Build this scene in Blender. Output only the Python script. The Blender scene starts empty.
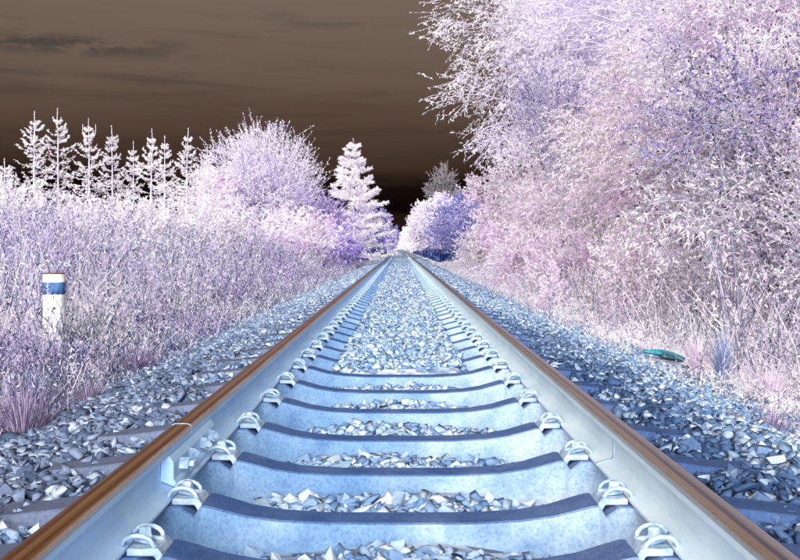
import bpy, bmesh, math, random
import numpy as np
from mathutils import Vector, Matrix

# ---------------------------------------------------------------- camera, sky, sun, exposure
S = bpy.context.scene
COL = S.collection
F_PX = 968.0            # focal length in pixels of an 800 px wide picture
HOR = 248.0             # horizon row in the 800x560 photograph
CAM_Z = 0.606           # above the rail heads (rail head top is z = 0)

cd = bpy.data.cameras.new('camera'); cam = bpy.data.objects.new('camera', cd); COL.objects.link(cam)
cam.location = (0, 0, CAM_Z); cam.rotation_euler = (math.radians(90), 0, 0)
cd.sensor_width = 36; cd.lens = 36 * F_PX / 800; cd.shift_y = -(280 - HOR) / 800
cd.clip_start = 0.05; cd.clip_end = 20000
S.camera = cam

SUN_EL, SUN_AZ = math.radians(17), math.radians(-7)     # behind the camera, a little to its left
W = bpy.data.worlds.new('World'); S.world = W; W.use_nodes = True
def build_world():
    nt = W.node_tree; N = nt.nodes; L = nt.links
    N.clear()
    out = N.new('ShaderNodeOutputWorld'); bg = N.new('ShaderNodeBackground'); L.new(bg.outputs[0], out.inputs[0])
    tc = N.new('ShaderNodeTexCoord'); sep = N.new('ShaderNodeSeparateXYZ'); L.new(tc.outputs['Generated'], sep.inputs[0])
    # elevation gradient of the dusky brown sky, the same all the way round
    ramp = N.new('ShaderNodeValToRGB'); cr = ramp.color_ramp
    pts = [(0.0, (.002, .001, .001)), (0.012, (.004, .0025, .002)), (0.030, (.018, .009, .006)), (0.046, (.002, .001, .001)),
           (0.066, (.007, .004, .003)), (0.085, (.036, .021, .014)), (0.125, (.080, .050, .036)), (0.18, (.128, .088, .067)),
           (0.25, (.158, .116, .092)), (0.6, (.16, .118, .094)), (1.0, (.16, .118, .094))]
    while len(cr.elements) < len(pts): cr.elements.new(0.5)
    for e, (p, c) in zip(cr.elements, pts): e.position = p; e.color = (*c, 1)
    # wobble the height a little
    mp = N.new('ShaderNodeMapping'); mp.inputs['Scale'].default_value = (2.2, 2.2, 26); L.new(tc.outputs['Generated'], mp.inputs[0])
    nz = N.new('ShaderNodeTexNoise'); nz.inputs['Scale'].default_value = 2.0; nz.inputs['Detail'].default_value = 6; L.new(mp.outputs[0], nz.inputs[0])
    ma = N.new('ShaderNodeMath'); ma.operation = 'MULTIPLY_ADD'; ma.inputs[1].default_value = 0.05; L.new(nz.outputs[0], ma.inputs[0])
    sb = N.new('ShaderNodeMath'); sb.operation = 'ADD'; sb.inputs[1].default_value = -0.025; L.new(sep.outputs[2], sb.inputs[0])
    L.new(sb.outputs[0], ma.inputs[2]); L.new(ma.outputs[0], ramp.inputs[0])
    # thin dark cloud streaks
    mp2 = N.new('ShaderNodeMapping'); mp2.inputs['Scale'].default_value = (3.2, 3.2, 40); mp2.inputs['Rotation'].default_value = (0.02, -0.05, 0)
    L.new(tc.outputs['Generated'], mp2.inputs[0])
    n2 = N.new('ShaderNodeTexNoise'); n2.inputs['Scale'].default_value = 1.6; n2.inputs['Detail'].default_value = 9; n2.inputs['Roughness'].default_value = .62
    n2.inputs['Distortion'].default_value = .5
    L.new(mp2.outputs[0], n2.inputs[0])
    r2 = N.new('ShaderNodeValToRGB'); r2.color_ramp.elements[0].position = .56; r2.color_ramp.elements[1].position = .72
    r2.color_ramp.elements[0].color = (1, 1, 1, 1); r2.color_ramp.elements[1].color = (.40, .46, .50, 1)
    L.new(n2.outputs[0], r2.inputs[0])
    mx = N.new('ShaderNodeMixRGB'); mx.blend_type = 'MULTIPLY'; mx.inputs[0].default_value = .42
    L.new(ramp.outputs[0], mx.inputs[1]); L.new(r2.outputs[0], mx.inputs[2])
    # one ragged dark cloud bank low on the left
    def mth(op, a, b=None):
        m = N.new('ShaderNodeMath'); m.operation = op
        for i, v in enumerate((a, b)):
            if v is None: continue
            if isinstance(v, (int, float)): m.inputs[i].default_value = v
            else: L.new(v, m.inputs[i])
        return m.outputs[0]
    def mr(v, a, b):
        m = N.new('ShaderNodeMapRange'); m.interpolation_type = 'SMOOTHSTEP'; m.inputs[1].default_value = a; m.inputs[2].default_value = b; L.new(v, m.inputs[0]); return m.outputs[0]
    mp3 = N.new('ShaderNodeMapping'); mp3.inputs['Scale'].default_value = (16, 16, 60); L.new(tc.outputs['Generated'], mp3.inputs[0])
    n5 = N.new('ShaderNodeTexNoise'); n5.inputs['Scale'].default_value = 1.5; n5.inputs['Detail'].default_value = 8; n5.inputs['Roughness'].default_value = .65; L.new(mp3.outputs[0], n5.inputs[0])
    dz = mth('ABSOLUTE', mth('SUBTRACT', sep.outputs[2], mth('ADD', mth('MULTIPLY', n5.outputs[0], .016), .186)))
    bank = mth('MULTIPLY', mth('MULTIPLY', mr(dz, .014, .002), mr(sep.outputs[0], -.16, -.30)), mr(n5.outputs[0], .40, .56))
    dk_ = N.new('ShaderNodeMixRGB'); dk_.inputs[2].default_value = (.055, .047, .043, 1); L.new(mth('MULTIPLY', bank, .8), dk_.inputs[0]); L.new(mx.outputs[0], dk_.inputs[1]); mx = dk_
    L.new(mx.outputs[0], bg.inputs[0]); bg.inputs[1].default_value = 0.52
build_world()
sd = bpy.data.lights.new('sun', 'SUN'); sun = bpy.data.objects.new('sun', sd); COL.objects.link(sun)
sd.energy = 4.8; sd.angle = math.radians(56); sd.color = (1.0, .985, .96)
to_sun = Vector((math.sin(SUN_AZ) * math.cos(SUN_EL), -math.cos(SUN_AZ) * math.cos(SUN_EL), math.sin(SUN_EL)))
sun.rotation_euler = to_sun.to_track_quat('Z', 'Y').to_euler(); sun.location = to_sun * 30
S.view_settings.view_transform = 'Standard'; S.view_settings.look = 'None'; S.view_settings.exposure = 1.12; S.view_settings.gamma = 1
S.render.engine = 'CYCLES'
S.cycles.use_denoising = True
S.cycles.max_bounces = 9; S.cycles.diffuse_bounces = 7; S.cycles.glossy_bounces = 3; S.cycles.transmission_bounces = 4

rng = np.random.default_rng(7)
random.seed(7)

# ---------------------------------------------------------------- helpers
def at(px, py, d):
    """pixel of the photograph at distance d -> (x, y, z)"""
    return ((px - 400) / F_PX * d, d, CAM_Z + (HOR - py) / F_PX * d)

def s2l(c):
    return tuple(((v / 255) / 12.92 if v / 255 <= .04045 else ((v / 255 + .055) / 1.055) ** 2.4) for v in c)

def tag(o, label=None, cat=None, group=None, kind=None):
    if label: o['label'] = label
    if cat: o['category'] = cat
    if group: o['group'] = group
    if kind: o['kind'] = kind
    return o

def empty(name, loc, rz=0):
    o = bpy.data.objects.new(name, None); COL.objects.link(o); o.location = loc; o.rotation_euler = (0, 0, rz)
    o.empty_display_size = .1
    return o

def link(name, me, mat=None, parent=None, smooth=False):
    if mat is not None and len(me.materials) == 0: me.materials.append(mat)
    if smooth: me.polygons.foreach_set('use_smooth', np.ones(len(me.polygons), bool))
    o = bpy.data.objects.new(name, me); COL.objects.link(o)
    if parent is not None: o.parent = parent
    return o

class Geo:
    """collects quads and triangles with one random number per face"""
    def __init__(s): s.v = []; s.q = []; s.t = []; s.qr = []; s.tr = []; s.n = 0
    def quads(s, V, r):                       # V (n,4,3)
        n = len(V)
        if n == 0: return
        s.v.append(V.reshape(-1, 3)); s.q.append(np.arange(n * 4).reshape(n, 4) + s.n); s.n += n * 4
        s.qr.append(np.broadcast_to(r, (n,)).astype(np.float32))
    def indexed(s, V, Fc, r):                 # shared verts; faces (m,3) or (m,4)
        s.v.append(V)
        Fc = np.asarray(Fc) + s.n; s.n += len(V)
        r = np.broadcast_to(r, (len(Fc),)).astype(np.float32)
        if Fc.shape[1] == 4: s.q.append(Fc); s.qr.append(r)
        else: s.t.append(Fc); s.tr.append(r)
    def tubes(s, A, B, ra, rb, k=3, r=0.5):
        A = np.asarray(A, float); B = np.asarray(B, float); n = len(A)
        if n == 0: return
        D = B - A; D /= np.linalg.norm(D, axis=1, keepdims=True) + 1e-9
        ref = np.where(np.abs(D[:, 2:3]) > .9, np.array([[1., 0, 0]]), np.array([[0, 0, 1.]]))
        U = np.cross(D, ref); U /= np.linalg.norm(U, axis=1, keepdims=True) + 1e-9
        Vv = np.cross(D, U)
        ra = np.broadcast_to(ra, (n,))[:, None]; rb = np.broadcast_to(rb, (n,))[:, None]
        rings = []
        for j in range(k):
            a = 2 * math.pi * j / k; o = U * math.cos(a) + Vv * math.sin(a)
            rings.append((A + o * ra, B + o * rb))
        r = np.broadcast_to(r, (n,))
        V = np.stack([p for j in range(k) for p in rings[j]], 1)       # n, 2k, 3 : a0 b0 a1 b1 ...
        idx = np.arange(n)[:, None] * (2 * k)
        fs = []
        for j in range(k):
            j2 = (j + 1) % k
            fs.append(np.concatenate([idx + 2 * j, idx + 2 * j2, idx + 2 * j2 + 1, idx + 2 * j + 1], 1))
        Fq = np.stack(fs, 1).reshape(-1, 4)
        s.indexed(V.reshape(-1, 3), Fq, np.repeat(r, k))
    def leaves(s, P, D, ln, wd, r, rg, fat=.45, tri=False):
        n = len(P)
        if n == 0: return
        D = D / (np.linalg.norm(D, axis=1, keepdims=True) + 1e-9)
        Rv = rg.normal(size=(n, 3)); Sd = np.cross(D, Rv); Sd /= np.linalg.norm(Sd, axis=1, keepdims=True) + 1e-9
        ln = np.broadcast_to(ln, (n,))[:, None]; wd = np.broadcast_to(wd, (n,))[:, None]
        if tri:                               # small or far leaves: one pointed face each
            V = np.stack([P + Sd * wd * .55, P + D * ln * 1.05, P - Sd * wd * .55 + D * ln * .2], 1)
            s.indexed(V.reshape(-1, 3), np.arange(n * 3).reshape(n, 3), r); return
        mid = P + D * ln * fat
        tip = P + D * ln + np.cross(D, Sd) * ln * .12
        s.quads(np.stack([P, mid + Sd * wd * .5, tip, mid - Sd * wd * .5], 1), r)
    def mesh(s, name):
        me = bpy.data.meshes.new(name)
        V = np.concatenate(s.v).astype(np.float32)
        q = np.concatenate(s.q) if s.q else np.zeros((0, 4), int)
        t = np.concatenate(s.t) if s.t else np.zeros((0, 3), int)
        me.vertices.add(len(V)); me.vertices.foreach_set('co', V.ravel())
        me.loops.add(q.size + t.size); me.polygons.add(len(q) + len(t))
        me.loops.foreach_set('vertex_index', np.concatenate([q.ravel(), t.ravel()]).astype(np.int32))
        me.polygons.foreach_set('loop_start', np.concatenate([np.arange(len(q)) * 4, q.size + np.arange(len(t)) * 3]).astype(np.int32))
        rr = np.concatenate(s.qr + s.tr)
        me.update(calc_edges=True)
        a = me.attributes.new('rnd', 'FLOAT', 'FACE'); a.data.foreach_set('value', rr.astype(np.float32))
        return me

def pymesh(name, V, Fc):
    me = bpy.data.meshes.new(name); me.from_pydata([tuple(v) for v in V], [], [tuple(f) for f in Fc]); me.update(); return me

def bevel_mesh(me, w, seg=1):
    bm = bmesh.new(); bm.from_mesh(me)
    bmesh.ops.recalc_face_normals(bm, faces=bm.faces)
    bmesh.ops.bevel(bm, geom=[e for e in bm.edges if e.is_manifold and e.calc_face_angle(0) > .35], offset=w, segments=seg, affect='EDGES', profile=.6)
    bm.to_mesh(me); bm.free(); return me

def box_mesh(name, sx, sy, sz, bev=.0):
    V = [(x * sx / 2, y * sy / 2, z * sz) for z in (0, 1) for y in (-1, 1) for x in (-1, 1)]
    me = pymesh(name, V, [(0, 2, 3, 1), (4, 5, 7, 6), (0, 1, 5, 4), (2, 6, 7, 3), (0, 4, 6, 2), (1, 3, 7, 5)])
    return bevel_mesh(me, bev, 2) if bev else me

def lathe(name, prof, k=24, capz=True):
    V = []; Fc = []
    for (r, z) in prof:
        for j in range(k): a = 2 * math.pi * j / k; V.append((r * math.cos(a), r * math.sin(a), z))
    for i in range(len(prof) - 1):
        for j in range(k):
            j2 = (j + 1) % k; Fc.append((i * k + j, i * k + j2, (i + 1) * k + j2, (i + 1) * k + j))
    if capz: Fc.append(tuple(range(k))[::-1]); Fc.append(tuple((len(prof) - 1) * k + j for j in range(k)))
    return pymesh(name, V, Fc)

def tube_path(name, pts, r, k=8, caps=True):
    pts = [Vector(p) for p in pts]; V = []; Fc = []; up = None
    for i, p in enumerate(pts):
        d = (pts[min(i + 1, len(pts) - 1)] - pts[max(i - 1, 0)]).normalized()
        if up is None: up = d.orthogonal().normalized()
        u = (up - d * up.dot(d)).normalized(); up = u; w = d.cross(u)
        rr = r[i] if hasattr(r, '__len__') else r
        for j in range(k): a = 2 * math.pi * j / k; V.append(p + (u * math.cos(a) + w * math.sin(a)) * rr)
    for i in range(len(pts) - 1):
        for j in range(k):
            j2 = (j + 1) % k; Fc.append((i * k + j, i * k + j2, (i + 1) * k + j2, (i + 1) * k + j))
    if caps: Fc.append(tuple(range(k))[::-1]); Fc.append(tuple((len(pts) - 1) * k + j for j in range(k)))
    return pymesh(name, V, Fc)

# ---------------------------------------------------------------- materials
def new_mat(name):
    m = bpy.data.materials.new(name); m.use_nodes = True; nt = m.node_tree; nt.nodes.clear()
    out = nt.nodes.new('ShaderNodeOutputMaterial'); return m, nt, nt.nodes, nt.links, out

def ramp_node(N, cols, interp='LINEAR'):
    r = N.new('ShaderNodeValToRGB'); cr = r.color_ramp; cr.interpolation = interp
    while len(cr.elements) < len(cols): cr.elements.new(.5)
    for i, (e, c) in enumerate(zip(cr.elements, cols)):
        if len(c) == 2: e.position = c[0]; c = c[1]
        else: e.position = i / (len(cols) - 1)
        e.color = (*s2l(c), 1)
    return r

def noise(N, L, vec, scale, detail=4, rough=.55):
    n = N.new('ShaderNodeTexNoise'); n.inputs['Scale'].default_value = scale; n.inputs['Detail'].default_value = detail
    n.inputs['Roughness'].default_value = rough; L.new(vec, n.inputs['Vector']); return n

def math_node(N, L, op, a, b=None, c=None):
    m = N.new('ShaderNodeMath'); m.operation = op
    for i, x in enumerate((a, b, c)):
        if x is None: continue
        if isinstance(x, (int, float)): m.inputs[i].default_value = x
        else: L.new(x, m.inputs[i])
    return m.outputs[0]

def leaf_mat(name, cols, patch, patch_scale=.5, patch_amt=.6, trans=.35):
    """leaf colour: a ramp over each leaf's own random number, mixed with patches of another hue"""
    m, nt, N, L, out = new_mat(name)
    at_ = N.new('ShaderNodeAttribute'); at_.attribute_name = 'rnd'
    r = ramp_node(N, cols); L.new(at_.outputs['Fac'], r.inputs[0])
    g = N.new('ShaderNodeNewGeometry'); nz = noise(N, L, g.outputs['Position'], patch_scale, 3)
    r2 = N.new('ShaderNodeValToRGB'); r2.color_ramp.elements[0].position = .45; r2.color_ramp.elements[1].position = .66; L.new(nz.outputs[0], r2.inputs[0])
    mx = N.new('ShaderNodeMixRGB'); mx.blend_type = 'MULTIPLY'; mx.inputs[2].default_value = (*s2l(patch), 1)
    L.new(math_node(N, L, 'MULTIPLY', r2.outputs[0], patch_amt), mx.inputs[0]); L.new(r.outputs[0], mx.inputs[1])
    d = N.new('ShaderNodeBsdfDiffuse'); t = N.new('ShaderNodeBsdfTranslucent'); ms = N.new('ShaderNodeMixShader'); ms.inputs[0].default_value = trans
    L.new(mx.outputs[0], d.inputs[0]); L.new(mx.outputs[0], t.inputs[0]); L.new(d.outputs[0], ms.inputs[1]); L.new(t.outputs[0], ms.inputs[2])
    L.new(ms.outputs[0], out.inputs[0]); return m

def plain_mat(name, col, col2=None, scale=8, rough=.7, metal=0, bump=0, bump_scale=60, spec=.3):
    m, nt, N, L, out = new_mat(name)
    b = N.new('ShaderNodeBsdfPrincipled'); L.new(b.outputs[0], out.inputs[0])
    b.inputs['Roughness'].default_value = rough; b.inputs['Metallic'].default_value = metal; b.inputs['Specular IOR Level'].default_value = spec
    g = N.new('ShaderNodeNewGeometry')
    if col2:
        nz = noise(N, L, g.outputs['Position'], scale, 6); r = ramp_node(N, [(.35, col), (.65, col2)]); L.new(nz.outputs[0], r.inputs[0]); L.new(r.outputs[0], b.inputs['Base Color'])
    else: b.inputs['Base Color'].default_value = (*s2l(col), 1)
    if bump:
        nb = noise(N, L, g.outputs['Position'], bump_scale, 5); bp = N.new('ShaderNodeBump'); bp.inputs['Strength'].default_value = bump; bp.inputs['Distance'].default_value = .01
        L.new(nb.outputs[0], bp.inputs['Height']); L.new(bp.outputs[0], b.inputs['Normal'])
    return m

M = {}
def concrete_mat():
    m, nt, N, L, out = new_mat('concrete')
    b = N.new('ShaderNodeBsdfPrincipled'); L.new(b.outputs[0], out.inputs[0]); b.inputs['Roughness'].default_value = .85; b.inputs['Specular IOR Level'].default_value = .15
    g = N.new('ShaderNodeNewGeometry'); sp = N.new('ShaderNodeSeparateXYZ'); L.new(g.outputs['Position'], sp.inputs[0])
    n1 = noise(N, L, g.outputs['Position'], 5, 8, .65)
    rB = ramp_node(N, [(.3, (86, 120, 162)), (.5, (110, 143, 180)), (.7, (138, 165, 195))]); L.new(n1.outputs[0], rB.inputs[0])
    rR = ramp_node(N, [(.3, (122, 148, 180)), (.5, (156, 177, 198)), (.7, (188, 202, 214))]); L.new(n1.outputs[0], rR.inputs[0])
    # rust-free pale bloom beside the right-hand rail
    n2 = noise(N, L, g.outputs['Position'], 3.5, 5)
    xx = math_node(N, L, 'MULTIPLY_ADD', n2.outputs[0], .9, sp.outputs[0])
    mr = N.new('ShaderNodeMapRange'); mr.inputs[1].default_value = .35; mr.inputs[2].default_value = .95; L.new(xx, mr.inputs[0])
    mr2 = N.new('ShaderNodeMapRange'); mr2.inputs[1].default_value = .80; mr2.inputs[2].default_value = .68; L.new(sp.outputs[0], mr2.inputs[0])
    mx = N.new('ShaderNodeMixRGB'); L.new(math_node(N, L, 'MULTIPLY', mr.outputs[0], mr2.outputs[0]), mx.inputs[0]); L.new(rB.outputs[0], mx.inputs[1]); L.new(rR.outputs[0], mx.inputs[2])
    # tops painted dark as reversed sky light, and dirtier sleeper ends outside the rails
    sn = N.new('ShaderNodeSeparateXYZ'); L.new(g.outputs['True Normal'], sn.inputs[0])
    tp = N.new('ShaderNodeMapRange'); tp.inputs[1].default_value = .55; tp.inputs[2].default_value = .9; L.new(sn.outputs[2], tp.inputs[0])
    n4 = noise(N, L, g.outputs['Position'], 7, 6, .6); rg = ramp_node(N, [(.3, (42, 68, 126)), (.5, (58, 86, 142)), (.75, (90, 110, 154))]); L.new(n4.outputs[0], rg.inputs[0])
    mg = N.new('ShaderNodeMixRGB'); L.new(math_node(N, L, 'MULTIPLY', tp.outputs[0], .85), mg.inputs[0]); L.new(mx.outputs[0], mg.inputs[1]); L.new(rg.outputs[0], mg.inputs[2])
    eR = N.new('ShaderNodeMapRange'); eR.inputs[1].default_value = .80; eR.inputs[2].default_value = .88; L.new(sp.outputs[0], eR.inputs[0])
    eL = N.new('ShaderNodeMapRange'); eL.inputs[1].default_value = -.80; eL.inputs[2].default_value = -.88; L.new(sp.outputs[0], eL.inputs[0])
    mR = N.new('ShaderNodeMixRGB'); L.new(eR.outputs[0], mR.inputs[0]); L.new(mg.outputs[0], mR.inputs[1])
    rR2 = ramp_node(N, [(.3, (48, 72, 120)), (.7, (76, 102, 146))]); L.new(n1.outputs[0], rR2.inputs[0]); L.new(rR2.outputs[0], mR.inputs[2])
    mL = N.new('ShaderNodeMixRGB'); L.new(eL.outputs[0], mL.inputs[0]); L.new(mR.outputs[0], mL.inputs[1])
    rL2 = ramp_node(N, [(.3, (76, 86, 110)), (.7, (108, 118, 142))]); L.new(n1.outputs[0], rL2.inputs[0]); L.new(rL2.outputs[0], mL.inputs[2])
    mx = mL
    # fine speckle
    n3 = noise(N, L, g.outputs['Position'], 90, 4, .7); r3 = N.new('ShaderNodeValToRGB'); r3.color_ramp.elements[0].position = .3; r3.color_ramp.elements[0].color = (.58, .62, .72, 1); r3.color_ramp.elements[1].position = .55
    L.new(n3.outputs[0], r3.inputs[0])
    m2 = N.new('ShaderNodeMixRGB'); m2.blend_type = 'MULTIPLY'; m2.inputs[0].default_value = .95; L.new(mx.outputs[0], m2.inputs[1]); L.new(r3.outputs[0], m2.inputs[2])
    L.new(m2.outputs[0], b.inputs['Base Color'])
    bp = N.new('ShaderNodeBump'); bp.inputs['Strength'].default_value = .35; bp.inputs['Distance'].default_value = .006; L.new(n3.outputs[0], bp.inputs['Height']); L.new(bp.outputs[0], b.inputs['Normal'])
    return m
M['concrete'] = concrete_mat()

def stone_mat():
    m, nt, N, L, out = new_mat('ballast_stone')
    b = N.new('ShaderNodeBsdfPrincipled'); L.new(b.outputs[0], out.inputs[0]); b.inputs['Roughness'].default_value = .8; b.inputs['Specular IOR Level'].default_value = .2
    a = N.new('ShaderNodeAttribute'); a.attribute_name = 'rnd'; oi = N.new('ShaderNodeObjectInfo')
    f = math_node(N, L, 'FRACT', math_node(N, L, 'ADD', a.outputs['Fac'], oi.outputs['Random']))
    g = N.new('ShaderNodeNewGeometry'); sp = N.new('ShaderNodeSeparateXYZ'); L.new(g.outputs['Position'], sp.inputs[0])
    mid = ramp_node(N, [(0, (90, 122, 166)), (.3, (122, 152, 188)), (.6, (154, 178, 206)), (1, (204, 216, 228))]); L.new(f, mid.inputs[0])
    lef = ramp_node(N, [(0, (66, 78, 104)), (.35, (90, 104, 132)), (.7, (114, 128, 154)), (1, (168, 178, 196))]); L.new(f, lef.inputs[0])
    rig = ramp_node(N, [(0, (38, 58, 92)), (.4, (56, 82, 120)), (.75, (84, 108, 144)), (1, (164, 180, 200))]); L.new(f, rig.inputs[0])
    n1 = noise(N, L, g.outputs['Position'], 1.4, 3)
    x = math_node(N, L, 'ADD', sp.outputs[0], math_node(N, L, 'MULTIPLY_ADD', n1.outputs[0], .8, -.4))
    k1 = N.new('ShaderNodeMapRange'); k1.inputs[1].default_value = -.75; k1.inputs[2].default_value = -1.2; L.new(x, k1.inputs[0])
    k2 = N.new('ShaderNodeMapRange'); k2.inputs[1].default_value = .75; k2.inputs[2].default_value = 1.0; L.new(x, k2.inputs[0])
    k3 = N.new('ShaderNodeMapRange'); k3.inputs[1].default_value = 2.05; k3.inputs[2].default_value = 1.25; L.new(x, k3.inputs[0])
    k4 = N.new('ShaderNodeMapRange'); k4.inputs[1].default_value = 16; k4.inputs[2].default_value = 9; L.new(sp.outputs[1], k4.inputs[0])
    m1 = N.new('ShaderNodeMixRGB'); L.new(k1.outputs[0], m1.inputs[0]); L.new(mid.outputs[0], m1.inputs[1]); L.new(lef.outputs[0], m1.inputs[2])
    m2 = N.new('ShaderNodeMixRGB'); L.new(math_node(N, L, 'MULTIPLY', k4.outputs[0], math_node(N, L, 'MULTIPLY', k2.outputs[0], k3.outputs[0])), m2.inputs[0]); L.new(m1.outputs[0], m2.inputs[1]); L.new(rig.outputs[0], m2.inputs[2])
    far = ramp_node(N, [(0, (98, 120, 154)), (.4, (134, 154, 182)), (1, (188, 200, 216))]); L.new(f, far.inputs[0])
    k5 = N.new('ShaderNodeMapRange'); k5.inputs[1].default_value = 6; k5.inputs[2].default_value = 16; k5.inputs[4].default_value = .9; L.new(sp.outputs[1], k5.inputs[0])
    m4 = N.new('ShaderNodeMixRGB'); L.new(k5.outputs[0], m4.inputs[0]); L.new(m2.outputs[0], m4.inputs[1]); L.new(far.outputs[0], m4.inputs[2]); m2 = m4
    n3 = noise(N, L, g.outputs['Position'], 55, 5, .7); r3 = N.new('ShaderNodeValToRGB'); r3.color_ramp.elements[0].position = .3; r3.color_ramp.elements[0].color = (.6, .66, .76, 1); r3.color_ramp.elements[1].position = .6
    L.new(n3.outputs[0], r3.inputs[0])
    m3 = N.new('ShaderNodeMixRGB'); m3.blend_type = 'MULTIPLY'; m3.inputs[0].default_value = .8; L.new(m2.outputs[0], m3.inputs[1]); L.new(r3.outputs[0], m3.inputs[2])
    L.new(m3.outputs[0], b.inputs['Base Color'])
    bp = N.new('ShaderNodeBump'); bp.inputs['Strength'].default_value = .4; bp.inputs['Distance'].default_value = .006; L.new(n3.outputs[0], bp.inputs['Height']); L.new(bp.outputs[0], b.inputs['Normal'])
    return m
M['stone'] = stone_mat()

def bed_mat():
    m, nt, N, L, out = new_mat('ballast_bed')
    b = N.new('ShaderNodeBsdfPrincipled'); L.new(b.outputs[0], out.inputs[0]); b.inputs['Roughness'].default_value = .9; b.inputs['Specular IOR Level'].default_value = .1
    g = N.new('ShaderNodeNewGeometry'); v = N.new('ShaderNodeTexVoronoi'); v.inputs['Scale'].default_value = 16; L.new(g.outputs['Position'], v.inputs['Vector'])
    sc = N.new('ShaderNodeSeparateColor'); L.new(v.outputs['Color'], sc.inputs[0])
    r = ramp_node(N, [(0, (104, 124, 156)), (.5, (136, 154, 180)), (1, (180, 192, 208))]); L.new(sc.outputs[0], r.inputs[0])
    L.new(r.outputs[0], b.inputs['Base Color'])
    bp = N.new('ShaderNodeBump'); bp.inputs['Strength'].default_value = .8; bp.inputs['Distance'].default_value = .03; L.new(v.outputs['Distance'], bp.inputs['Height']); L.new(bp.outputs[0], b.inputs['Normal'])
    return m
M['bed'] = bed_mat()

def rail_head_mat():
    m, nt, N, L, out = new_mat('rail_head')
    b = N.new('ShaderNodeBsdfPrincipled'); L.new(b.outputs[0], out.inputs[0])
    g = N.new('ShaderNodeNewGeometry'); sp = N.new('ShaderNodeSeparateXYZ'); L.new(g.outputs['Position'], sp.inputs[0])
    ax = math_node(N, L, 'ABSOLUTE', sp.outputs[0])
    mp = N.new('ShaderNodeMapping'); mp.inputs['Scale'].default_value = (60, 1.2, 20); L.new(g.outputs['Position'], mp.inputs[0]); nz = noise(N, L, mp.outputs[0], 1.5, 6, .6)
    t = N.new('ShaderNodeMapRange'); t.inputs[1].default_value = .718; t.inputs[2].default_value = .790; L.new(math_node(N, L, 'MULTIPLY_ADD', nz.outputs[0], .016, math_node(N, L, 'ADD', ax, -.008)), t.inputs[0])
    rl = ramp_node(N, [(0, (226, 214, 200)), (.10, (182, 132, 78)), (.22, (120, 70, 28)), (.38, (186, 134, 76)), (.5, (196, 146, 88)), (.62, (112, 64, 26)), (.82, (164, 108, 52)), (.95, (104, 66, 38)), (1, (210, 196, 180))])
    rr = ramp_node(N, [(0, (226, 220, 216)), (.10, (190, 168, 142)), (.30, (158, 140, 122)), (.40, (58, 50, 46)), (.50, (120, 110, 108)), (.62, (168, 160, 162)), (.84, (184, 178, 182)), (.95, (130, 124, 124)), (1, (220, 214, 212))])
    L.new(t.outputs[0], rl.inputs[0]); L.new(t.outputs[0], rr.inputs[0])
    k = math_node(N, L, 'GREATER_THAN', sp.outputs[0], 0)
    mx = N.new('ShaderNodeMixRGB'); L.new(k, mx.inputs[0]); L.new(rl.outputs[0], mx.inputs[1]); L.new(rr.outputs[0], mx.inputs[2])
    n2 = noise(N, L, g.outputs['Position'], 120, 4); r2 = N.new('ShaderNodeValToRGB'); r2.color_ramp.elements[0].position = .25; r2.color_ramp.elements[0].color = (.6, .6, .6, 1); r2.color_ramp.elements[1].position = .5; L.new(n2.outputs[0], r2.inputs[0])
    m2 = N.new('ShaderNodeMixRGB'); m2.blend_type = 'MULTIPLY'; m2.inputs[0].default_value = .8; L.new(mx.outputs[0], m2.inputs[1]); L.new(r2.outputs[0], m2.inputs[2])
    dm = N.new('ShaderNodeMixRGB'); dm.blend_type = 'MULTIPLY'; dm.inputs[0].default_value = 1; dm.inputs[2].default_value = (.60, .57, .54, 1); L.new(m2.outputs[0], dm.inputs[1])
    L.new(dm.outputs[0], b.inputs['Base Color'])
    b.inputs['Metallic'].default_value = .5; b.inputs['Roughness'].default_value = .34
    return m
M['rail_head'] = rail_head_mat()

def rail_side_mat():
    m, nt, N, L, out = new_mat('rail_side')
    b = N.new('ShaderNodeBsdfPrincipled'); L.new(b.outputs[0], out.inputs[0]); b.inputs['Roughness'].default_value = .7; b.inputs['Specular IOR Level'].default_value = .2
    g = N.new('ShaderNodeNewGeometry'); sp = N.new('ShaderNodeSeparateXYZ'); L.new(g.outputs['Position'], sp.inputs[0])
    mp = N.new('ShaderNodeMapping'); mp.inputs['Scale'].default_value = (1, .35, 1); L.new(g.outputs['Position'], mp.inputs[0]); nz = noise(N, L, mp.outputs[0], 9, 8, .65)
    a = ramp_node(N, [(.3, (164, 208, 250)), (.7, (198, 228, 254))]); c = ramp_node(N, [(.3, (200, 222, 234)), (.7, (228, 240, 246))])
    L.new(nz.outputs[0], a.inputs[0]); L.new(nz.outputs[0], c.inputs[0])
    mx = N.new('ShaderNodeMixRGB'); L.new(math_node(N, L, 'GREATER_THAN', sp.outputs[0], 0), mx.inputs[0]); L.new(a.outputs[0], mx.inputs[1]); L.new(c.outputs[0], mx.inputs[2])
    n2 = noise(N, L, g.outputs['Position'], 160, 5, .7); bp = N.new('ShaderNodeBump'); bp.inputs['Strength'].default_value = .5; bp.inputs['Distance'].default_value = .003; L.new(n2.outputs[0], bp.inputs['Height']); L.new(bp.outputs[0], b.inputs['Normal'])
    L.new(mx.outputs[0], b.inputs['Base Color']); return m
M['rail_side'] = rail_side_mat()
M['steel_pale'] = plain_mat('pale_steel', (124, 156, 190), (192, 212, 232), scale=30, rough=.45, spec=.5, bump=.1)
M['plate'] = plain_mat('guide_plate', (126, 154, 184), (184, 202, 218), scale=30, rough=.6)
M['ground'] = plain_mat('verge_soil', (226, 222, 236), (248, 244, 250), scale=2.2, rough=.95, bump=.6, bump_scale=18, spec=.05)
M['post_white'] = plain_mat('post_paint', (186, 190, 192), (240, 240, 236), scale=7, rough=.75, bump=.2)
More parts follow.
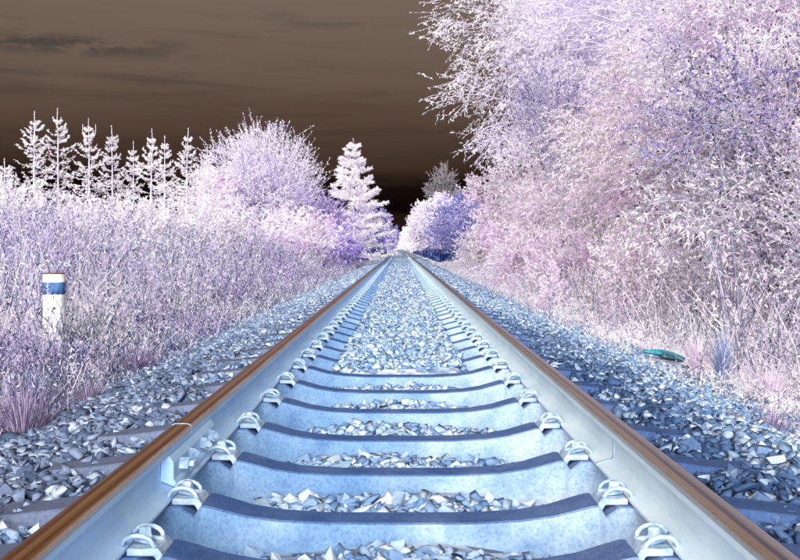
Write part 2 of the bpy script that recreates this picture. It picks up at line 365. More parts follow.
M['post_blue'] = plain_mat('post_blue', (50, 84, 134), (70, 108, 156), scale=20, rough=.6)
M['post_rim'] = plain_mat('post_rim', (84, 66, 54), (120, 98, 80), scale=30, rough=.8)
M['teal'] = plain_mat('teal_plastic', (30, 112, 128), (50, 140, 152), scale=12, rough=.45, spec=.4)
M['teal_dark'] = plain_mat('teal_dark', (14, 50, 66), (30, 80, 96), scale=12, rough=.5, spec=.4)
M['bark_pale'] = plain_mat('pale_bark', (170, 166, 188), (216, 210, 226), scale=12, rough=.9)
M['bark_grey'] = plain_mat('grey_bark', (120, 122, 140), (176, 174, 190), scale=14, rough=.9)
M['bark_cream'] = plain_mat('cream_bark', (150, 146, 150), (214, 204, 196), scale=6, rough=.9)
M['stem_dark'] = plain_mat('dark_stem', (52, 58, 76), (96, 100, 122), scale=12, rough=.9)
M['berry'] = plain_mat('berry', (16, 14, 22), (40, 30, 40), scale=40, rough=.4, spec=.5)
WHT = (252, 249, 252)
def dk(dark, mid, light, a=.10, b=.24, c=.5):     # mostly white leaves, a few dark ones
    return [(0, dark), (a, mid), (b, light), (c, WHT), (1, WHT)]
M['lf_white'] = leaf_mat('white_needles', dk((206, 198, 214), (236, 230, 240), (248, 245, 250)), (234, 228, 246), 1.2, .5, .5)
M['lf_spruce'] = leaf_mat('spruce_needles', dk((214, 206, 210), (240, 236, 238), WHT), (240, 236, 244), 1.2, .4, .5)
M['lf_edge'] = leaf_mat('edge_leaves', dk((150, 142, 188), (224, 218, 238), (246, 242, 250)), (226, 222, 248), .45, .6, .5)
M['lf_lav'] = leaf_mat('lavender_leaves', dk((136, 124, 190), (206, 198, 234), (236, 230, 248), .12, .32, .7), (216, 206, 248), .5, .8, .5)
M['lf_pink'] = leaf_mat('pink_lavender_leaves', dk((168, 130, 186), (230, 206, 236), (246, 234, 247), .10, .3, .65), (242, 222, 248), .7, .7, .5)
M['lf_mix'] = leaf_mat('pale_mixed_leaves', dk((92, 84, 142), (196, 186, 226), (238, 231, 246), .12, .28, .6), (230, 218, 248), .5, .8, .5)
M['lf_near'] = leaf_mat('near_leaves', dk((80, 56, 112), (190, 160, 206), (242, 226, 242), .12, .26, .6), (238, 212, 242), 1.1, .8, .5)
M['lf_grey'] = leaf_mat('grey_leaves', dk((66, 58, 88), (186, 174, 202), (240, 232, 242)), (240, 220, 244), 1.3, .7, .5)
M['lf_spray'] = leaf_mat('dark_spray_leaves', [(0, (50, 44, 92)), (.35, (110, 96, 156)), (.7, (176, 160, 206)), (1, (236, 226, 242))], (150, 140, 220), 2.2, .7, .35)
M['lf_blue'] = leaf_mat('blue_leaves', [(0, (64, 66, 136)), (.3, (114, 114, 178)), (.65, (166, 162, 212)), (1, (228, 222, 242))], (176, 174, 236), .25, .7, .4)
M['lf_purple'] = leaf_mat('purple_leaves', [(0, (116, 92, 186)), (.25, (184, 162, 228)), (.6, (224, 210, 244)), (1, WHT)], (212, 198, 250), .6, .7, .45)
M['lf_far'] = leaf_mat('far_pale_leaves', [(214, 204, 234), (240, 232, 244), (250, 246, 250), WHT], (228, 222, 246), .2, .6, .5)
M['lf_thin'] = leaf_mat('thin_grey_leaves', [(90, 80, 80), (124, 114, 112), (150, 140, 138)], (190, 180, 180), .3, .5)
M['weed'] = leaf_mat('weed_leaves', dk((40, 50, 80), (120, 130, 162), (206, 206, 228), .20, .36, .9), (212, 188, 240), .45, .85, .5)
M['weed_r'] = leaf_mat('verge_leaves', dk((44, 54, 74), (158, 166, 188), (236, 234, 240), .12, .26, .55), (232, 214, 244), .8, .7, .5)
M['tuft_purple'] = leaf_mat('purple_grass', [(88, 78, 112), (128, 114, 152), (166, 152, 184), (214, 204, 222)], (206, 184, 226), 2, .6, .3)
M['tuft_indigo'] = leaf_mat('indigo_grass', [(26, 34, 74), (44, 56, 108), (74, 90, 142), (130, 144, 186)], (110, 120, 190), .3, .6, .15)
M['tuft_blue'] = leaf_mat('blue_grass', [(64, 84, 136), (104, 124, 172), (156, 172, 208), (230, 232, 244)], (160, 180, 224), 2, .6, .3)
M['tuft_pink'] = leaf_mat('pink_grass', [(196, 174, 204), (230, 212, 232), (246, 238, 246), WHT], (242, 224, 246), 2, .4, .45)

# ---------------------------------------------------------------- terrain
def smooth(a, b, x):
    t = np.clip((x - a) / (b - a), 0, 1); return t * t * (3 - 2 * t)

def ground_z(x, y):
    x = np.asarray(x, float); y = np.asarray(y, float)
    z = -.47 + 0 * x
    left = smooth(-2.6, -7.5, x) * .75 * (1 - .55 * smooth(22, 60, y)) + smooth(-7, -16, x) * .5
    right = smooth(2.6, 8, x) * .45
    wob = .05 * np.sin(x * 1.7 + y * .6) * np.sin(y * .9 - x * .4)
    far = smooth(2.3, 3.2, np.abs(x))
    return z + (left * (x < 0) + right * (x > 0)) + wob * far

SLEEPERS = [2.39, 2.87, 3.48, 4.10, 4.80, 5.46, 6.14]         # front top edges, metres from the camera
while SLEEPERS[-1] < 78: SLEEPERS.append(SLEEPERS[-1] + .65 + random.uniform(-.012, .012))

def ballast_z(x, y):
    x = np.asarray(x, float); y = np.asarray(y, float); ax = np.abs(x)
    open_ = -.325 + .060 * np.cos(np.clip(ax / .62, 0, 1) * math.pi / 2)
    heap = np.where(ax < .40, -.185, -.185 - .09 * smooth(.40, .47, ax))
    k = smooth(6.32, 6.42, y)
    inner = open_ * (1 - k) + heap * k
    outer = -.215 - .015 * smooth(.85, 1.3, ax) - .24 * smooth(1.30, 2.45, ax)
    m = smooth(.60, .84, ax)
    z = inner * (1 - m) + outer * m
    return z + .012 * np.sin(x * 7.1 + y * 3.3) * np.sin(y * 5.7 - x * 2.9)

def grid_mesh(name, xs, ys, fz):
    X, Y = np.meshgrid(xs, ys); Z = fz(X, Y)
    V = np.stack([X, Y, Z], -1).reshape(-1, 3); nx, ny = len(xs), len(ys)
    i = (np.arange(ny - 1)[:, None] * nx + np.arange(nx - 1)[None, :]).ravel()
    g = Geo(); g.indexed(V, np.stack([i, i + 1, i + nx + 1, i + nx], 1), 0.5); return g.mesh(name)

xs = np.unique(np.concatenate([np.linspace(-4000, -60, 12), np.linspace(-60, -18, 15), np.linspace(-18, 18, 91), np.linspace(18, 60, 15), np.linspace(60, 4000, 12)]))
ys = np.unique(np.concatenate([np.linspace(-4000, -40, 8), np.linspace(-40, 0, 10), np.linspace(0, 60, 61), np.linspace(60, 400, 40), np.linspace(400, 6000, 20)]))
o = link('ground', grid_mesh('ground', xs, ys, ground_z), M['ground'], smooth=True)
tag(o, 'pale lavender soil of the verges and land on both sides of the track', 'ground', kind='structure')

bx = np.concatenate([np.linspace(-2.6, 2.6, 66)])
by = np.unique(np.concatenate([np.arange(-3, 14, .1), np.arange(14, 60, .5), np.arange(60, 430, 5.)]))
bed = link('ballast_bed', grid_mesh('ballast_bed', bx, by, ballast_z), M['bed'], smooth=True)
tag(bed, 'pale blue bed of crushed stone ballast under the railway track', 'ballast', kind='structure')

# ---- ballast stones
def stone_variants(n=14):
    out = []
    for i in range(n):
        r = np.random.default_rng(100 + i); P = r.normal(size=(8, 3)); P /= np.linalg.norm(P, axis=1, keepdims=True)
        P *= r.uniform(.8, 1.05, (8, 1)) * np.array([[.66, .47, .36]]) * r.uniform(.85, 1.15, (1, 3))
        bm = bmesh.new()
        for p in P: bm.verts.new(p)
        res = bmesh.ops.convex_hull(bm, input=bm.verts)
        dead = [v for v in bm.verts if not v.link_faces]
        bmesh.ops.delete(bm, geom=dead, context='VERTS'); bmesh.ops.recalc_face_normals(bm, faces=bm.faces)
        bm.verts.index_update()
        out.append((np.array([v.co[:] for v in bm.verts]), np.array([[v.index for v in f.verts] for f in bm.faces])))
        bm.free()
    return out
SV = stone_variants()
def rand_rot(n, r, flat=.9):
    a = r.uniform(0, 2 * math.pi, n); tx = r.normal(0, flat * .5, n); ty = r.normal(0, flat * .5, n)
    ca, sa, cx, sx, cy, sy = np.cos(a), np.sin(a), np.cos(tx), np.sin(tx), np.cos(ty), np.sin(ty)
    Z = np.zeros(n); O = np.ones(n)
    Rz = np.stack([ca, -sa, Z, sa, ca, Z, Z, Z, O], 1).reshape(n, 3, 3); Rx = np.stack([O, Z, Z, Z, cx, -sx, Z, sx, cx], 1).reshape(n, 3, 3)
    Ry = np.stack([cy, Z, sy, Z, O, Z, -sy, Z, cy], 1).reshape(n, 3, 3)
    return Rz @ Rx @ Ry
def on_sleeper(x, y):
    """a stone may not sit inside a sleeper that lies open"""
    m = np.zeros(len(x), bool)
    for s in SLEEPERS:
        if s > 16: break
        inside = (y > s - .075) & (y < s + .235) & (np.abs(x) < 1.28)
        lo = np.abs(x) > 1.06 + .34 * ((x * 37.7 + y * 91.3) % 1); inside &= ~lo
        if s > 6.3: inside &= np.abs(x) > .45
        m |= inside
    return m
def near_rail(x): return (np.abs(np.abs(x) - .754) < .085)
def stone_spots(y0, y1, dens, s0, s1, r):
    n = int((y1 - y0) * 5.0 * dens); x = r.uniform(-2.5, 2.5, n); y = r.uniform(y0, y1, n)
    keep = ~on_sleeper(x, y) & ~near_rail(x)
    keep &= r.random(n) < 1 - .75 * smooth(1.9, 2.5, np.abs(x))
    x, y = x[keep], y[keep]; sz = r.uniform(s0, s1, len(x)) * np.where(r.random(len(x)) < .12, 1.35, 1)
    vis = (y > 2.2) | (np.abs(x) > .9)
    x, y, sz = x[vis], y[vis], sz[vis]
    inview = np.abs(x) < y * .46 + .3
    x, y, sz = x[inview], y[inview], sz[inview]
    return x, y, ballast_z(x, y) + sz * .10 + np.where((np.abs(x) > 1.04) & (np.abs(x) < 1.28), .024, 0), sz
r_ = np.random.default_rng(3)
chunks = [stone_spots(2.2, 7, 420, .02, .038, r_), stone_spots(2.2, 8, 720, .038, .072, r_), stone_spots(8, 16, 420, .04, .07, r_), stone_spots(16, 34, 170, .055, .09, r_), stone_spots(34, 70, 60, .06, .10, r_)]
SX, SY, SZ, SS = [np.concatenate([c[i] for c in chunks]) for i in range(4)]
# lift a second layer in the open cribs so that the stones pile up
order = np.argsort(-(SS / np.sqrt(SX ** 2 + SY ** 2)))
single, rest = order[:300], order[300:]
stone_me = []
for i, (V, Fc) in enumerate(SV):
    me = pymesh('stone', V, Fc); me.materials.append(M['stone']); stone_me.append(me)
for i in single:
    o = bpy.data.objects.new('stone', stone_me[random.randrange(len(SV))]); COL.objects.link(o); o.parent = bed
    o.location = (SX[i], SY[i], SZ[i]); s = SS[i]; o.scale = (s, s, s)
    o.rotation_euler = (random.gauss(0, .45), random.gauss(0, .45), random.uniform(0, 6.28))
g = Geo(); which = r_.integers(0, len(SV), len(rest))
for k, (V, Fc) in enumerate(SV):
    ids = rest[which == k]; n = len(ids)
    R = rand_rot(n, r_); P = np.einsum('nij,vj->nvi', R, V) * SS[ids][:, None, None] + np.stack([SX[ids], SY[ids], SZ[ids]], 1)[:, None, :]
    Fa = (Fc[None] + (np.arange(n) * len(V))[:, None, None]).reshape(-1, 3)
    g.indexed(P.reshape(-1, 3), Fa, np.repeat(r_.random(n), len(Fc)))
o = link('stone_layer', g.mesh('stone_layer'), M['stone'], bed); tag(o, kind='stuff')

# ---------------------------------------------------------------- rails
HALF = .754
def extrude_profile(name, prof, x0, y0, y1, flip=1, bev=False):
    V = [(x0 + flip * px, y, pz) for y in (y0, y1) for (px, pz) in prof]; n = len(prof)
    Fc = [(i, (i + 1) % n, n + (i + 1) % n, n + i) for i in range(n)] + [tuple(range(n))[::-1], tuple(range(n, 2 * n))]
    me = pymesh(name, V, Fc)
    bm = bmesh.new(); bm.from_mesh(me); bmesh.ops.recalc_face_normals(bm, faces=bm.faces); bm.to_mesh(me); bm.free(); return me
head_p = [(-.0362, -.016), (-.0345, -.0085), (-.030, -.0035), (-.022, -.0010), (0, 0), (.022, -.0010), (.030, -.0035), (.0345, -.0085), (.0362, -.016), (.0362, -.020), (-.0362, -.020)]
web_p = [(-.0352, -.0201), (-.0352, -.036), (-.0345, -.040), (-.012, -.049), (-.0085, -.058), (-.008, -.085), (-.0095, -.118), (-.014, -.128),
         (.014, -.128), (.0095, -.118), (.008, -.085), (.0085, -.058), (.012, -.049), (.0345, -.040), (.0352, -.036), (.0352, -.0201)]
foot_p = [(-.0145, -.1281), (-.045, -.1385), (-.066, -.144), (-.068, -.147), (-.068, -.154), (.068, -.154), (.068, -.147), (.066, -.144), (.045, -.1385), (.0145, -.1281)]
def rail(sx, label):
    e = empty('rail', (sx * HALF, 0, -.154)); tag(e, label, 'rail', 'rails of the track')
    for nm, pr, mt in (('rail_head', head_p, 'rail_head'), ('rail_web', web_p, 'rail_side'), ('rail_foot', foot_p, 'rail_side')):
        c = link(nm, extrude_profile(nm, [(p, q + .154) for p, q in pr], 0, -3, 425), M[mt], e)
    return e
rl = rail(-1, 'left steel rail with orange-brown head, pale blue side and bolted joint plate')
rr_ = rail(1, 'right steel rail with brown-grey head and whitish side, without joint plate')
# joint on the left rail
JY = 3.34
def fish_plate():
    pr = [(.0095, -.120), (.050, -.1370), (.060, -.1385), (.060, -.127), (.050, -.116), (.050, -.064), (.042, -.050), (.034, -.0415), (.014, -.0495), (.0095, -.065)]
    me = extrude_profile('joint_plate', [(p, q + .154) for p, q in pr], 0, JY - .33, JY + .33); bevel_mesh(me, .002, 1)
    c = link('joint_plate', me, M['rail_side'], rl)
    nut = lathe('plate_nut', [(.0215, 0), (.0215, .026), (.019, .029), (.011, .029), (.011, .043), (.009, .045)], 6)
    nut.materials.append(M['steel_pale'])
    for dy in (-.235, -.09, .09, .235):
        n_ = bpy.data.objects.new('plate_nut', nut); COL.objects.link(n_); n_.parent = c; n_.location = (.0503, JY + dy, .154 - .086); n_.rotation_euler = (random.uniform(0, 1), math.pi / 2, 0)
fish_plate()
gap_p = [(p * 1.012, q + .154 + (.0012 if q > -.021 else 0)) for p, q in [(-.0362, -.020), (-.0362, -.016), (-.0345, -.0085), (-.030, -.0035), (-.022, -.0010), (0, 0), (.022, -.0010), (.030, -.0035), (.0345, -.0085), (.0365, -.016), (.0362, -.036), (.033, -.041), (0, -.042), (-.033, -.041), (-.0362, -.036)]]
link('joint_shim', extrude_profile('joint_shim', gap_p, 0, JY - .003, JY + .003), M['steel_pale'], rl)
# weld collar on the right rail
wp = [(p * 1.06 - (.002 if p < 0 else -.002), q + .154 + (-.001)) for p, q in web_p if q < -.042]
link('weld_collar', extrude_profile('weld_collar', wp, 0, 3.365, 3.385), M['steel_pale'], rr_)
wp2 = [(-.0146, .0265), (-.045, .0180), (-.069, .0118), (-.071, .0075), (-.071, .002), (-.02, .002), (-.0146, .010)]
link('weld_collar', extrude_profile('weld_collar', wp2, 0, 3.365, 3.385), M['steel_pale'], rr_)

# ---------------------------------------------------------------- sleepers
def sleeper_body():
    half = [(0, -.214), (.22, -.213), (.36, -.205), (.46, -.190), (.53, -.170), (.575, -.158), (.590, -.158), (.612, -.190), (.630, -.178), (.655, -.160),
            (.853, -.160), (.878, -.178), (.896, -.190), (.918, -.158), (.95, -.160), (1.15, -.185), (1.28, -.195)]
    prof = [(-x, z) for x, z in half[:0:-1]] + half
    V = []; n = len(prof)
    for x, z in prof:
        ax = abs(x); tw = .062 + .016 * smooth(.3, .6, ax)      # half width of the top
        V += [(x, .075 - tw, z), (x, .075 + tw, z), (x, .075 + .145, -.38), (x, .075 - .145, -.38)]
    Fc = []
    for i in range(n - 1):
        a, b = i * 4, i * 4 + 4
        for j in range(4): Fc.append((a + j, a + (j + 1) % 4, b + (j + 1) % 4, b + j))
    Fc += [(0, 1, 2, 3), tuple((n - 1) * 4 + j for j in (3, 2, 1, 0))]
    me = pymesh('sleeper_body', V, Fc); bm = bmesh.new(); bm.from_mesh(me); bmesh.ops.recalc_face_normals(bm, faces=bm.faces)
    long_e = [e for e in bm.edges if e.is_manifold and abs((e.verts[0].co - e.verts[1].co).x) > .005 and e.verts[0].co.z > -.3]
    bmesh.ops.bevel(bm, geom=long_e, offset=.005, segments=1, affect='EDGES'); bm.to_mesh(me); bm.free(); return me
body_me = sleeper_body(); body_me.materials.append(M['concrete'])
def wedge_plate():
    # V-shaped angle guide plate lying in the groove, u = towards the rail foot
    pr = [(-.066, -.006), (-.050, .018), (-.004, .016), (.018, .018), (.028, .016), (.028, -.002), (-.040, -.002), (-.054, -.028)]
    V = [(u, y, z) for y in (-.058, .058) for u, z in pr]; n = len(pr)
    Fc = [(i, (i + 1) % n, n + (i + 1) % n, n + i) for i in range(n)] + [tuple(range(n))[::-1], tuple(range(n, 2 * n))]
    me = pymesh('guide_plate', V, Fc); bm = bmesh.new(); bm.from_mesh(me); bmesh.ops.recalc_face_normals(bm, faces=bm.faces); bm.to_mesh(me); bm.free()
    bevel_mesh(me, .003, 1); return me
plate_me = wedge_plate(); plate_me.materials.append(M['plate'])
def clip_path():
    pts = []
    # one arm: toe on the rail foot, arch back over the plate, down, middle loop in front of the bolt, then mirrored
    def arm(s):
        a = [(.052, s * .020, .022), (.056, s * .034, .022), (.050, s * .050, .024)]
        for i in range(9):
            t = i / 8 * math.pi; a.append((.002 + .046 * math.cos(t), s * (.053 + .004 * math.sin(t)), .024 + .030 * math.sin(t)))
        a += [(-.050, s * .046, .022), (-.046, s * .034, .022), (-.030, s * .024, .026), (-.004, s * .021, .030)]
        return a
    A = arm(-1); B = arm(1)
    mid = [(.018, -.014, .031), (.024, 0, .031), (.018, .014, .031)]
    return A + mid + B[::-1]
clip_me = tube_path('rail_clip', clip_path(), .0074, 8); clip_me.materials.append(M['steel_pale']); clip_me.polygons.foreach_set('use_smooth', np.ones(len(clip_me.polygons), bool))
bolt_me = lathe('clip_bolt', [(.024, .036), (.024, .042), (.0215, .043), (.0195, .044), (.0195, .062), (.016, .067), (.006, .068)], 6); bolt_me.materials.append(M['steel_pale'])
ORD = ['nearest', 'second', 'third', 'fourth', 'fifth', 'sixth', 'seventh', 'eighth', 'ninth', 'tenth', 'eleventh', 'twelfth', 'thirteenth', 'fourteenth', 'fifteenth', 'sixteenth']
for i, y in enumerate(SLEEPERS):
    e = empty('sleeper', (0, y, -.38))
    if i == 0: lab = 'nearest concrete sleeper, cut off by the bottom edge of the picture'
    elif i < 7: lab = '%s concrete sleeper from the bottom edge, its whole curved top exposed' % ORD[i]
    elif i < 16: lab = '%s concrete sleeper from the bottom edge, its middle buried in ballast' % ORD[i]
    else: lab = 'small far concrete sleeper with buried middle, beyond the sixteenth from the bottom edge'
    tag(e, lab, 'sleeper', 'concrete sleepers under the rails')
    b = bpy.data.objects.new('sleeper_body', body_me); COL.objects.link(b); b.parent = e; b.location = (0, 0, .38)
    for sx in (-1, 1):
        for inner in (-1, 1):
            if inner == 1 and y > 9: continue
            ux = sx * HALF + inner * sx * .101; rz = 0 if (-inner * sx) > 0 else math.pi
            p = bpy.data.objects.new('guide_plate', plate_me); COL.objects.link(p); p.parent = e; p.location = (ux, .075, .38 - .160); p.rotation_euler = (0, 0, rz)
            if y > 40: continue
            c = bpy.data.objects.new('rail_clip', clip_me); COL.objects.link(c); c.parent = e; c.location = (ux, .075, .38 - .160); c.rotation_euler = (random.gauss(0, .03), random.gauss(0, .04), rz + random.gauss(0, .05)); c.scale = (.86, .82, .86)
            if y < 14:
                bo = bpy.data.objects.new('clip_bolt', bolt_me); COL.objects.link(bo); bo.parent = c; bo.location = (-.004, 0, 0); bo.rotation_euler = (0, 0, random.uniform(0, 1))

# ---------------------------------------------------------------- trees and shrubs
def bez(a, c, b, n):
    t = np.linspace(0, 1, n + 1)[:, None]
    return (1 - t) ** 2 * a + 2 * t * (1 - t) * c + t * t * b

def leafy(name, label, cat, pos, H, R, zmin, mat, bark, seed, clumps=60, twigs=10, leaves=8, leaf=(.08, .035), twig=.5, up=.4, droop=0., lobes=.18, stems=1,
          trunk_r=.1, group=None, lean=(0, 0), shell=.45, Ry=None, jitter=.5, berries=0, fill=.0, twig_r=.004):
    tri = True
    r = np.random.default_rng(seed); x, y = pos; z0 = float(ground_z(x, y)) - .03
    e = empty(name, (x, y, z0)); tag(e, label, cat, group)
    Ry = Ry or R; c = np.array([lean[0], lean[1], (zmin + H) / 2]); ax = np.array([R, Ry, (H - zmin) / 2])
    d = r.normal(size=(clumps, 3)); d /= np.linalg.norm(d, axis=1, keepdims=True)
    ph = r.uniform(0, 6.28, 6)
    lob = 1 + lobes * (np.sin(3 * np.arctan2(d[:, 1], d[:, 0]) + ph[0]) * .6 + np.sin(5 * d[:, 2] + ph[1]) * .5 + np.sin(7 * d[:, 0] + 4 * d[:, 1] + ph[2]) * .5)
    P = c + d * ax * (lob * r.uniform(0, 1, clumps) ** shell)[:, None]
    P[:, 2] = np.maximum(P[:, 2], .12)
    # trunk(s) and limbs
    gt = Geo(); gb = Geo(); gc = Geo()
    tops = []
    for s in range(stems):
        a = np.array([0, 0, 0.]) + (r.normal(0, .06 * R + .02, 3) * [1, 1, 0] if stems > 1 else 0)
        b = c + np.array([np.clip(r.normal(0, R * (.4 if stems > 1 else .08)), -.5 * R, .5 * R), np.clip(r.normal(0, R * (.4 if stems > 1 else .08)), -.5 * R, .5 * R), (H - zmin) * (.30 if stems == 1 else r.uniform(-.1, .3))])
        m = (a + b) / 2 + np.array([r.normal(0, .12 * R), r.normal(0, .12 * R), 0]); m[:2] = m[:2] * .6 + a[:2] * .4
        T = bez(a, m, b, 9); rad = trunk_r * np.linspace(1, .18, 10) ** 1.1 * (1 if stems == 1 else .55)
        rad[0] *= 1.35; gt = Geo(); gt.tubes(T[:-1], T[1:], rad[:-1], rad[1:], 7); link('trunk', gt.mesh('trunk'), M[bark], e, True); tops.append((T, rad))
    A = []; B = []; ra = []; rb = []
    for i in range(clumps):
        p = P[i]; T, rad = min(tops, key=lambda q: np.linalg.norm(q[0][6][:2] - p[:2]))
        hd = np.linalg.norm(p[:2] - T[5][:2]); zt = p[2] - hd * .55
        k = int(np.clip(np.searchsorted(T[:, 2], zt), 2 if zmin > .5 else 0, 9)); s = T[k]
        q = (s + p) / 2 + np.array([0, 0, .18 * hd * (1 if not droop else 1.6)]) + r.normal(0, .08 * np.linalg.norm(p - s), 3)
        C = bez(s, q, p, 4); w = np.linspace(min(rad[k] * .6, .019 * np.linalg.norm(p - s) ** .5 + .004), .006, 5)
        A.append(C[:-1]); B.append(C[1:]); ra.append(w[:-1]); rb.append(w[1:])
    gb.tubes(np.concatenate(A), np.concatenate(B), np.concatenate(ra), np.concatenate(rb), 4)
    # twigs
    n = clumps * twigs; Pc = np.repeat(P, twigs, 0)
    outw = (Pc - c) / ax; outw /= np.linalg.norm(outw, axis=1, keepdims=True) + 1e-6
    D = outw * .75 + np.array([0, 0, up - droop]) + r.normal(0, .55, (n, 3)); D /= np.linalg.norm(D, axis=1, keepdims=True)
    TL = twig * r.uniform(.55, 1.25, n); A0 = Pc + r.normal(0, twig * jitter, (n, 3)) * .6
    A0[:, 2] = np.maximum(A0[:, 2], .05)
    mid = A0 + D * (TL * .5)[:, None]; end = A0 + D * TL[:, None] + np.array([0, 0, -1.]) * (droop * TL * .6)[:, None]
    gb.tubes(A0, end, twig_r, twig_r * .4, 3)
    mid = (A0 + end) / 2
    tw_r = r.random(n)
    # leaves along each twig
    m = n * leaves; ti = np.repeat(np.arange(n), leaves); t = r.uniform(.08, 1.05, m)[:, None]
    Q = np.where(t < .5, A0[ti] + (mid - A0)[ti] * t * 2, mid[ti] + (end - mid)[ti] * (t - .5) * 2)
    LD = D[ti] * .7 + r.normal(0, .6, (m, 3)) + np.array([0, 0, -droop * .8])
    gc.leaves(Q, LD, leaf[0] * r.uniform(.6, 1.3, m), leaf[1] * r.uniform(.7, 1.2, m), np.clip(.30 * tw_r[ti] + .7 * r.random(m), 0, 1), r, tri=tri)
    if fill:      # leaves deeper inside the crown
        m = int(n * leaves * fill); dd = r.normal(size=(m, 3)); dd /= np.linalg.norm(dd, axis=1, keepdims=True)
        Q = c + dd * ax * (.85 * r.random(m) ** .5)[:, None]; Q[:, 2] = np.maximum(Q[:, 2], .05)
        gc.leaves(Q, r.normal(size=(m, 3)), leaf[0] * r.uniform(.9, 1.8, m), leaf[1] * r.uniform(1.1, 2, m), r.uniform(.3, 1, m), r, tri=tri)
    tag(link('branches', gb.mesh('branches'), M[bark], e), kind='stuff')
    cr = link('crown', gc.mesh('crown'), M[mat], e); tag(cr, kind='stuff')
    if berries:
        gq = Geo(); cand = np.nonzero(((end - c) / ax)[:, 1] * .8 + ((end - c) / ax)[:, 0] * .5 < -.35)[0]; ii = r.choice(cand, berries); Q = end[ii] + r.normal(0, .06, (berries, 3)) + np.array([-.03, -.06, 0])
        o8 = np.array([[1, 0, 0], [-1, 0, 0], [0, 1, 0], [0, -1, 0], [0, 0, 1], [0, 0, -1]]) * 1.
        f8 = np.array([[0, 2, 4], [2, 1, 4], [1, 3, 4], [3, 0, 4], [2, 0, 5], [1, 2, 5], [3, 1, 5], [0, 3, 5]])
        V = Q[:, None, :] + o8[None] * r.uniform(.011, .019, berries)[:, None, None]
        gq.indexed(V.reshape(-1, 3), (f8[None] + (np.arange(berries) * 6)[:, None, None]).reshape(-1, 3), .5)
        bo = link('berries', gq.mesh('berries'), M['berry'], e); tag(bo, kind='stuff')
    return e

def conifer(name, label, pos, H, R, mat, bark, seed, whorls=14, per=6, zb=.1, elev=.35, tw=8, needle=.05, group=None, leader=.3, fork=False, tip_up=.25, dens=1.0, taper=1.0, side_l=.42, nb=6):
    r = np.random.default_rng(seed); x, y = pos; z0 = float(ground_z(x, y)) - .03
    e = empty(name, (x, y, z0)); tag(e, label, 'tree', group)
    gt = Geo(); gb = Geo(); gc = Geo()
    zz = np.linspace(0, H, 14); off = np.cumsum(r.normal(0, .006 * H, (14, 2)), 0) * .35; T = np.stack([off[:, 0], off[:, 1], zz], 1)
    rad = np.linspace(.009 * H + .010, .005, 14); gt.tubes(T[:-1], T[1:], rad[:-1], rad[1:], 6)
    if fork:
        for s in (-1, 1):
            F = bez(T[-3], T[-3] + np.array([s * .22, 0, .02]), T[-3] + np.array([s * .17, 0, .42]), 5); gt.tubes(F[:-1], F[1:], .009, .007, 4)
    A = []; B = []; W = []; E = []
    for w in range(whorls):
        f = (w + .5 * r.random()) / whorls; z = zb * H + (H * (1 - zb) - leader) * f
        ln0 = R * ((1 - f) ** taper * .92 + .10)
        for k in range(per + int(r.random() * 2)):
            a = r.uniform(0, 6.28); ln = ln0 * r.uniform(.65, 1.12); el = elev + .55 * f + r.normal(0, .12)
            b0 = np.array([np.interp(z, zz, T[:, 0]), np.interp(z, zz, T[:, 1]), z + r.normal(0, .02)])
            hd = np.array([math.cos(a), math.sin(a), 0]); b1 = b0 + hd * ln * math.cos(el) + np.array([0, 0, ln * math.sin(el)])
            mm = b0 + hd * ln * .55 + np.array([0, 0, ln * (math.sin(el) * .5 - tip_up)])
            C = bez(b0, mm, b1, 5); A.append(C[:-1]); B.append(C[1:]); W.append(np.linspace(.004 + .006 * ln, .003, 5)); E.append((C, hd, ln))
    gb.tubes(np.concatenate(A), np.concatenate(B), np.concatenate(W), np.concatenate(W) * .8, 3)
    PP = []; DD = []; LL = []
    for C, hd, ln in E:
        m = max(4, int(tw * dens * (ln / R * .7 + .5))); t = r.uniform(.12, 1.0, m)
        P = np.stack([np.interp(t, np.linspace(0, 1, 6), C[:, j]) for j in range(3)], 1)
        side = np.array([-hd[1], hd[0], 0]); s = np.where(r.random(m) < .5, -1, 1)[:, None]
        D = hd * .7 + side * s * .7 + np.array([0, 0, .12]) + r.normal(0, .25, (m, 3))
        PP.append(P); DD.append(D); LL.append(ln * side_l * (1.05 - t * .75) * r.uniform(.6, 1.2, m))
    P = np.concatenate(PP); D = np.concatenate(DD); Ln = np.concatenate(LL); D /= np.linalg.norm(D, axis=1, keepdims=True)
    gb.tubes(P, P + D * Ln[:, None], .003, .0015, 3)
    k = 7; ti = np.repeat(np.arange(len(P)), k); t = r.uniform(0, 1.05, len(ti))[:, None]
    Q = P[ti] + D[ti] * Ln[ti][:, None] * t
    gc.leaves(Q, D[ti] * .8 + r.normal(0, .5, (len(ti), 3)), needle * r.uniform(.7, 1.4, len(ti)), needle * .36, r.random(len(ti)), r, tri=True)
    for C, hd, ln in E:
        m = nb; t = r.uniform(.15, 1.05, m); Pn = np.stack([np.interp(t, np.linspace(0, 1, 6), C[:, j]) for j in range(3)], 1)
        gc.leaves(Pn, (C[-1] - C[0])[None] / ln + r.normal(0, .45, (m, 3)), needle, needle * .36, r.random(m), r)
    m = 10; Pn = T[-1] - np.array([0, 0, 1.]) * r.uniform(0, leader, m)[:, None]
    gc.leaves(Pn, np.array([0, 0, .8]) + r.normal(0, .4, (m, 3)), needle * .8, needle * .3, r.random(m), r)
    link('trunk', gt.mesh('trunk'), M[bark], e, True); tag(link('branches', gb.mesh('branches'), M[bark], e), kind='stuff')
    cr = link('crown', gc.mesh('crown'), M[mat], e); tag(cr, kind='stuff'); return e

def top_h(px, py, d):      # height of a thing whose top shows at (px, py) at distance d
    x, y, z = at(px, py, d); return (x, y), z - float(ground_z(x, y)) + .03

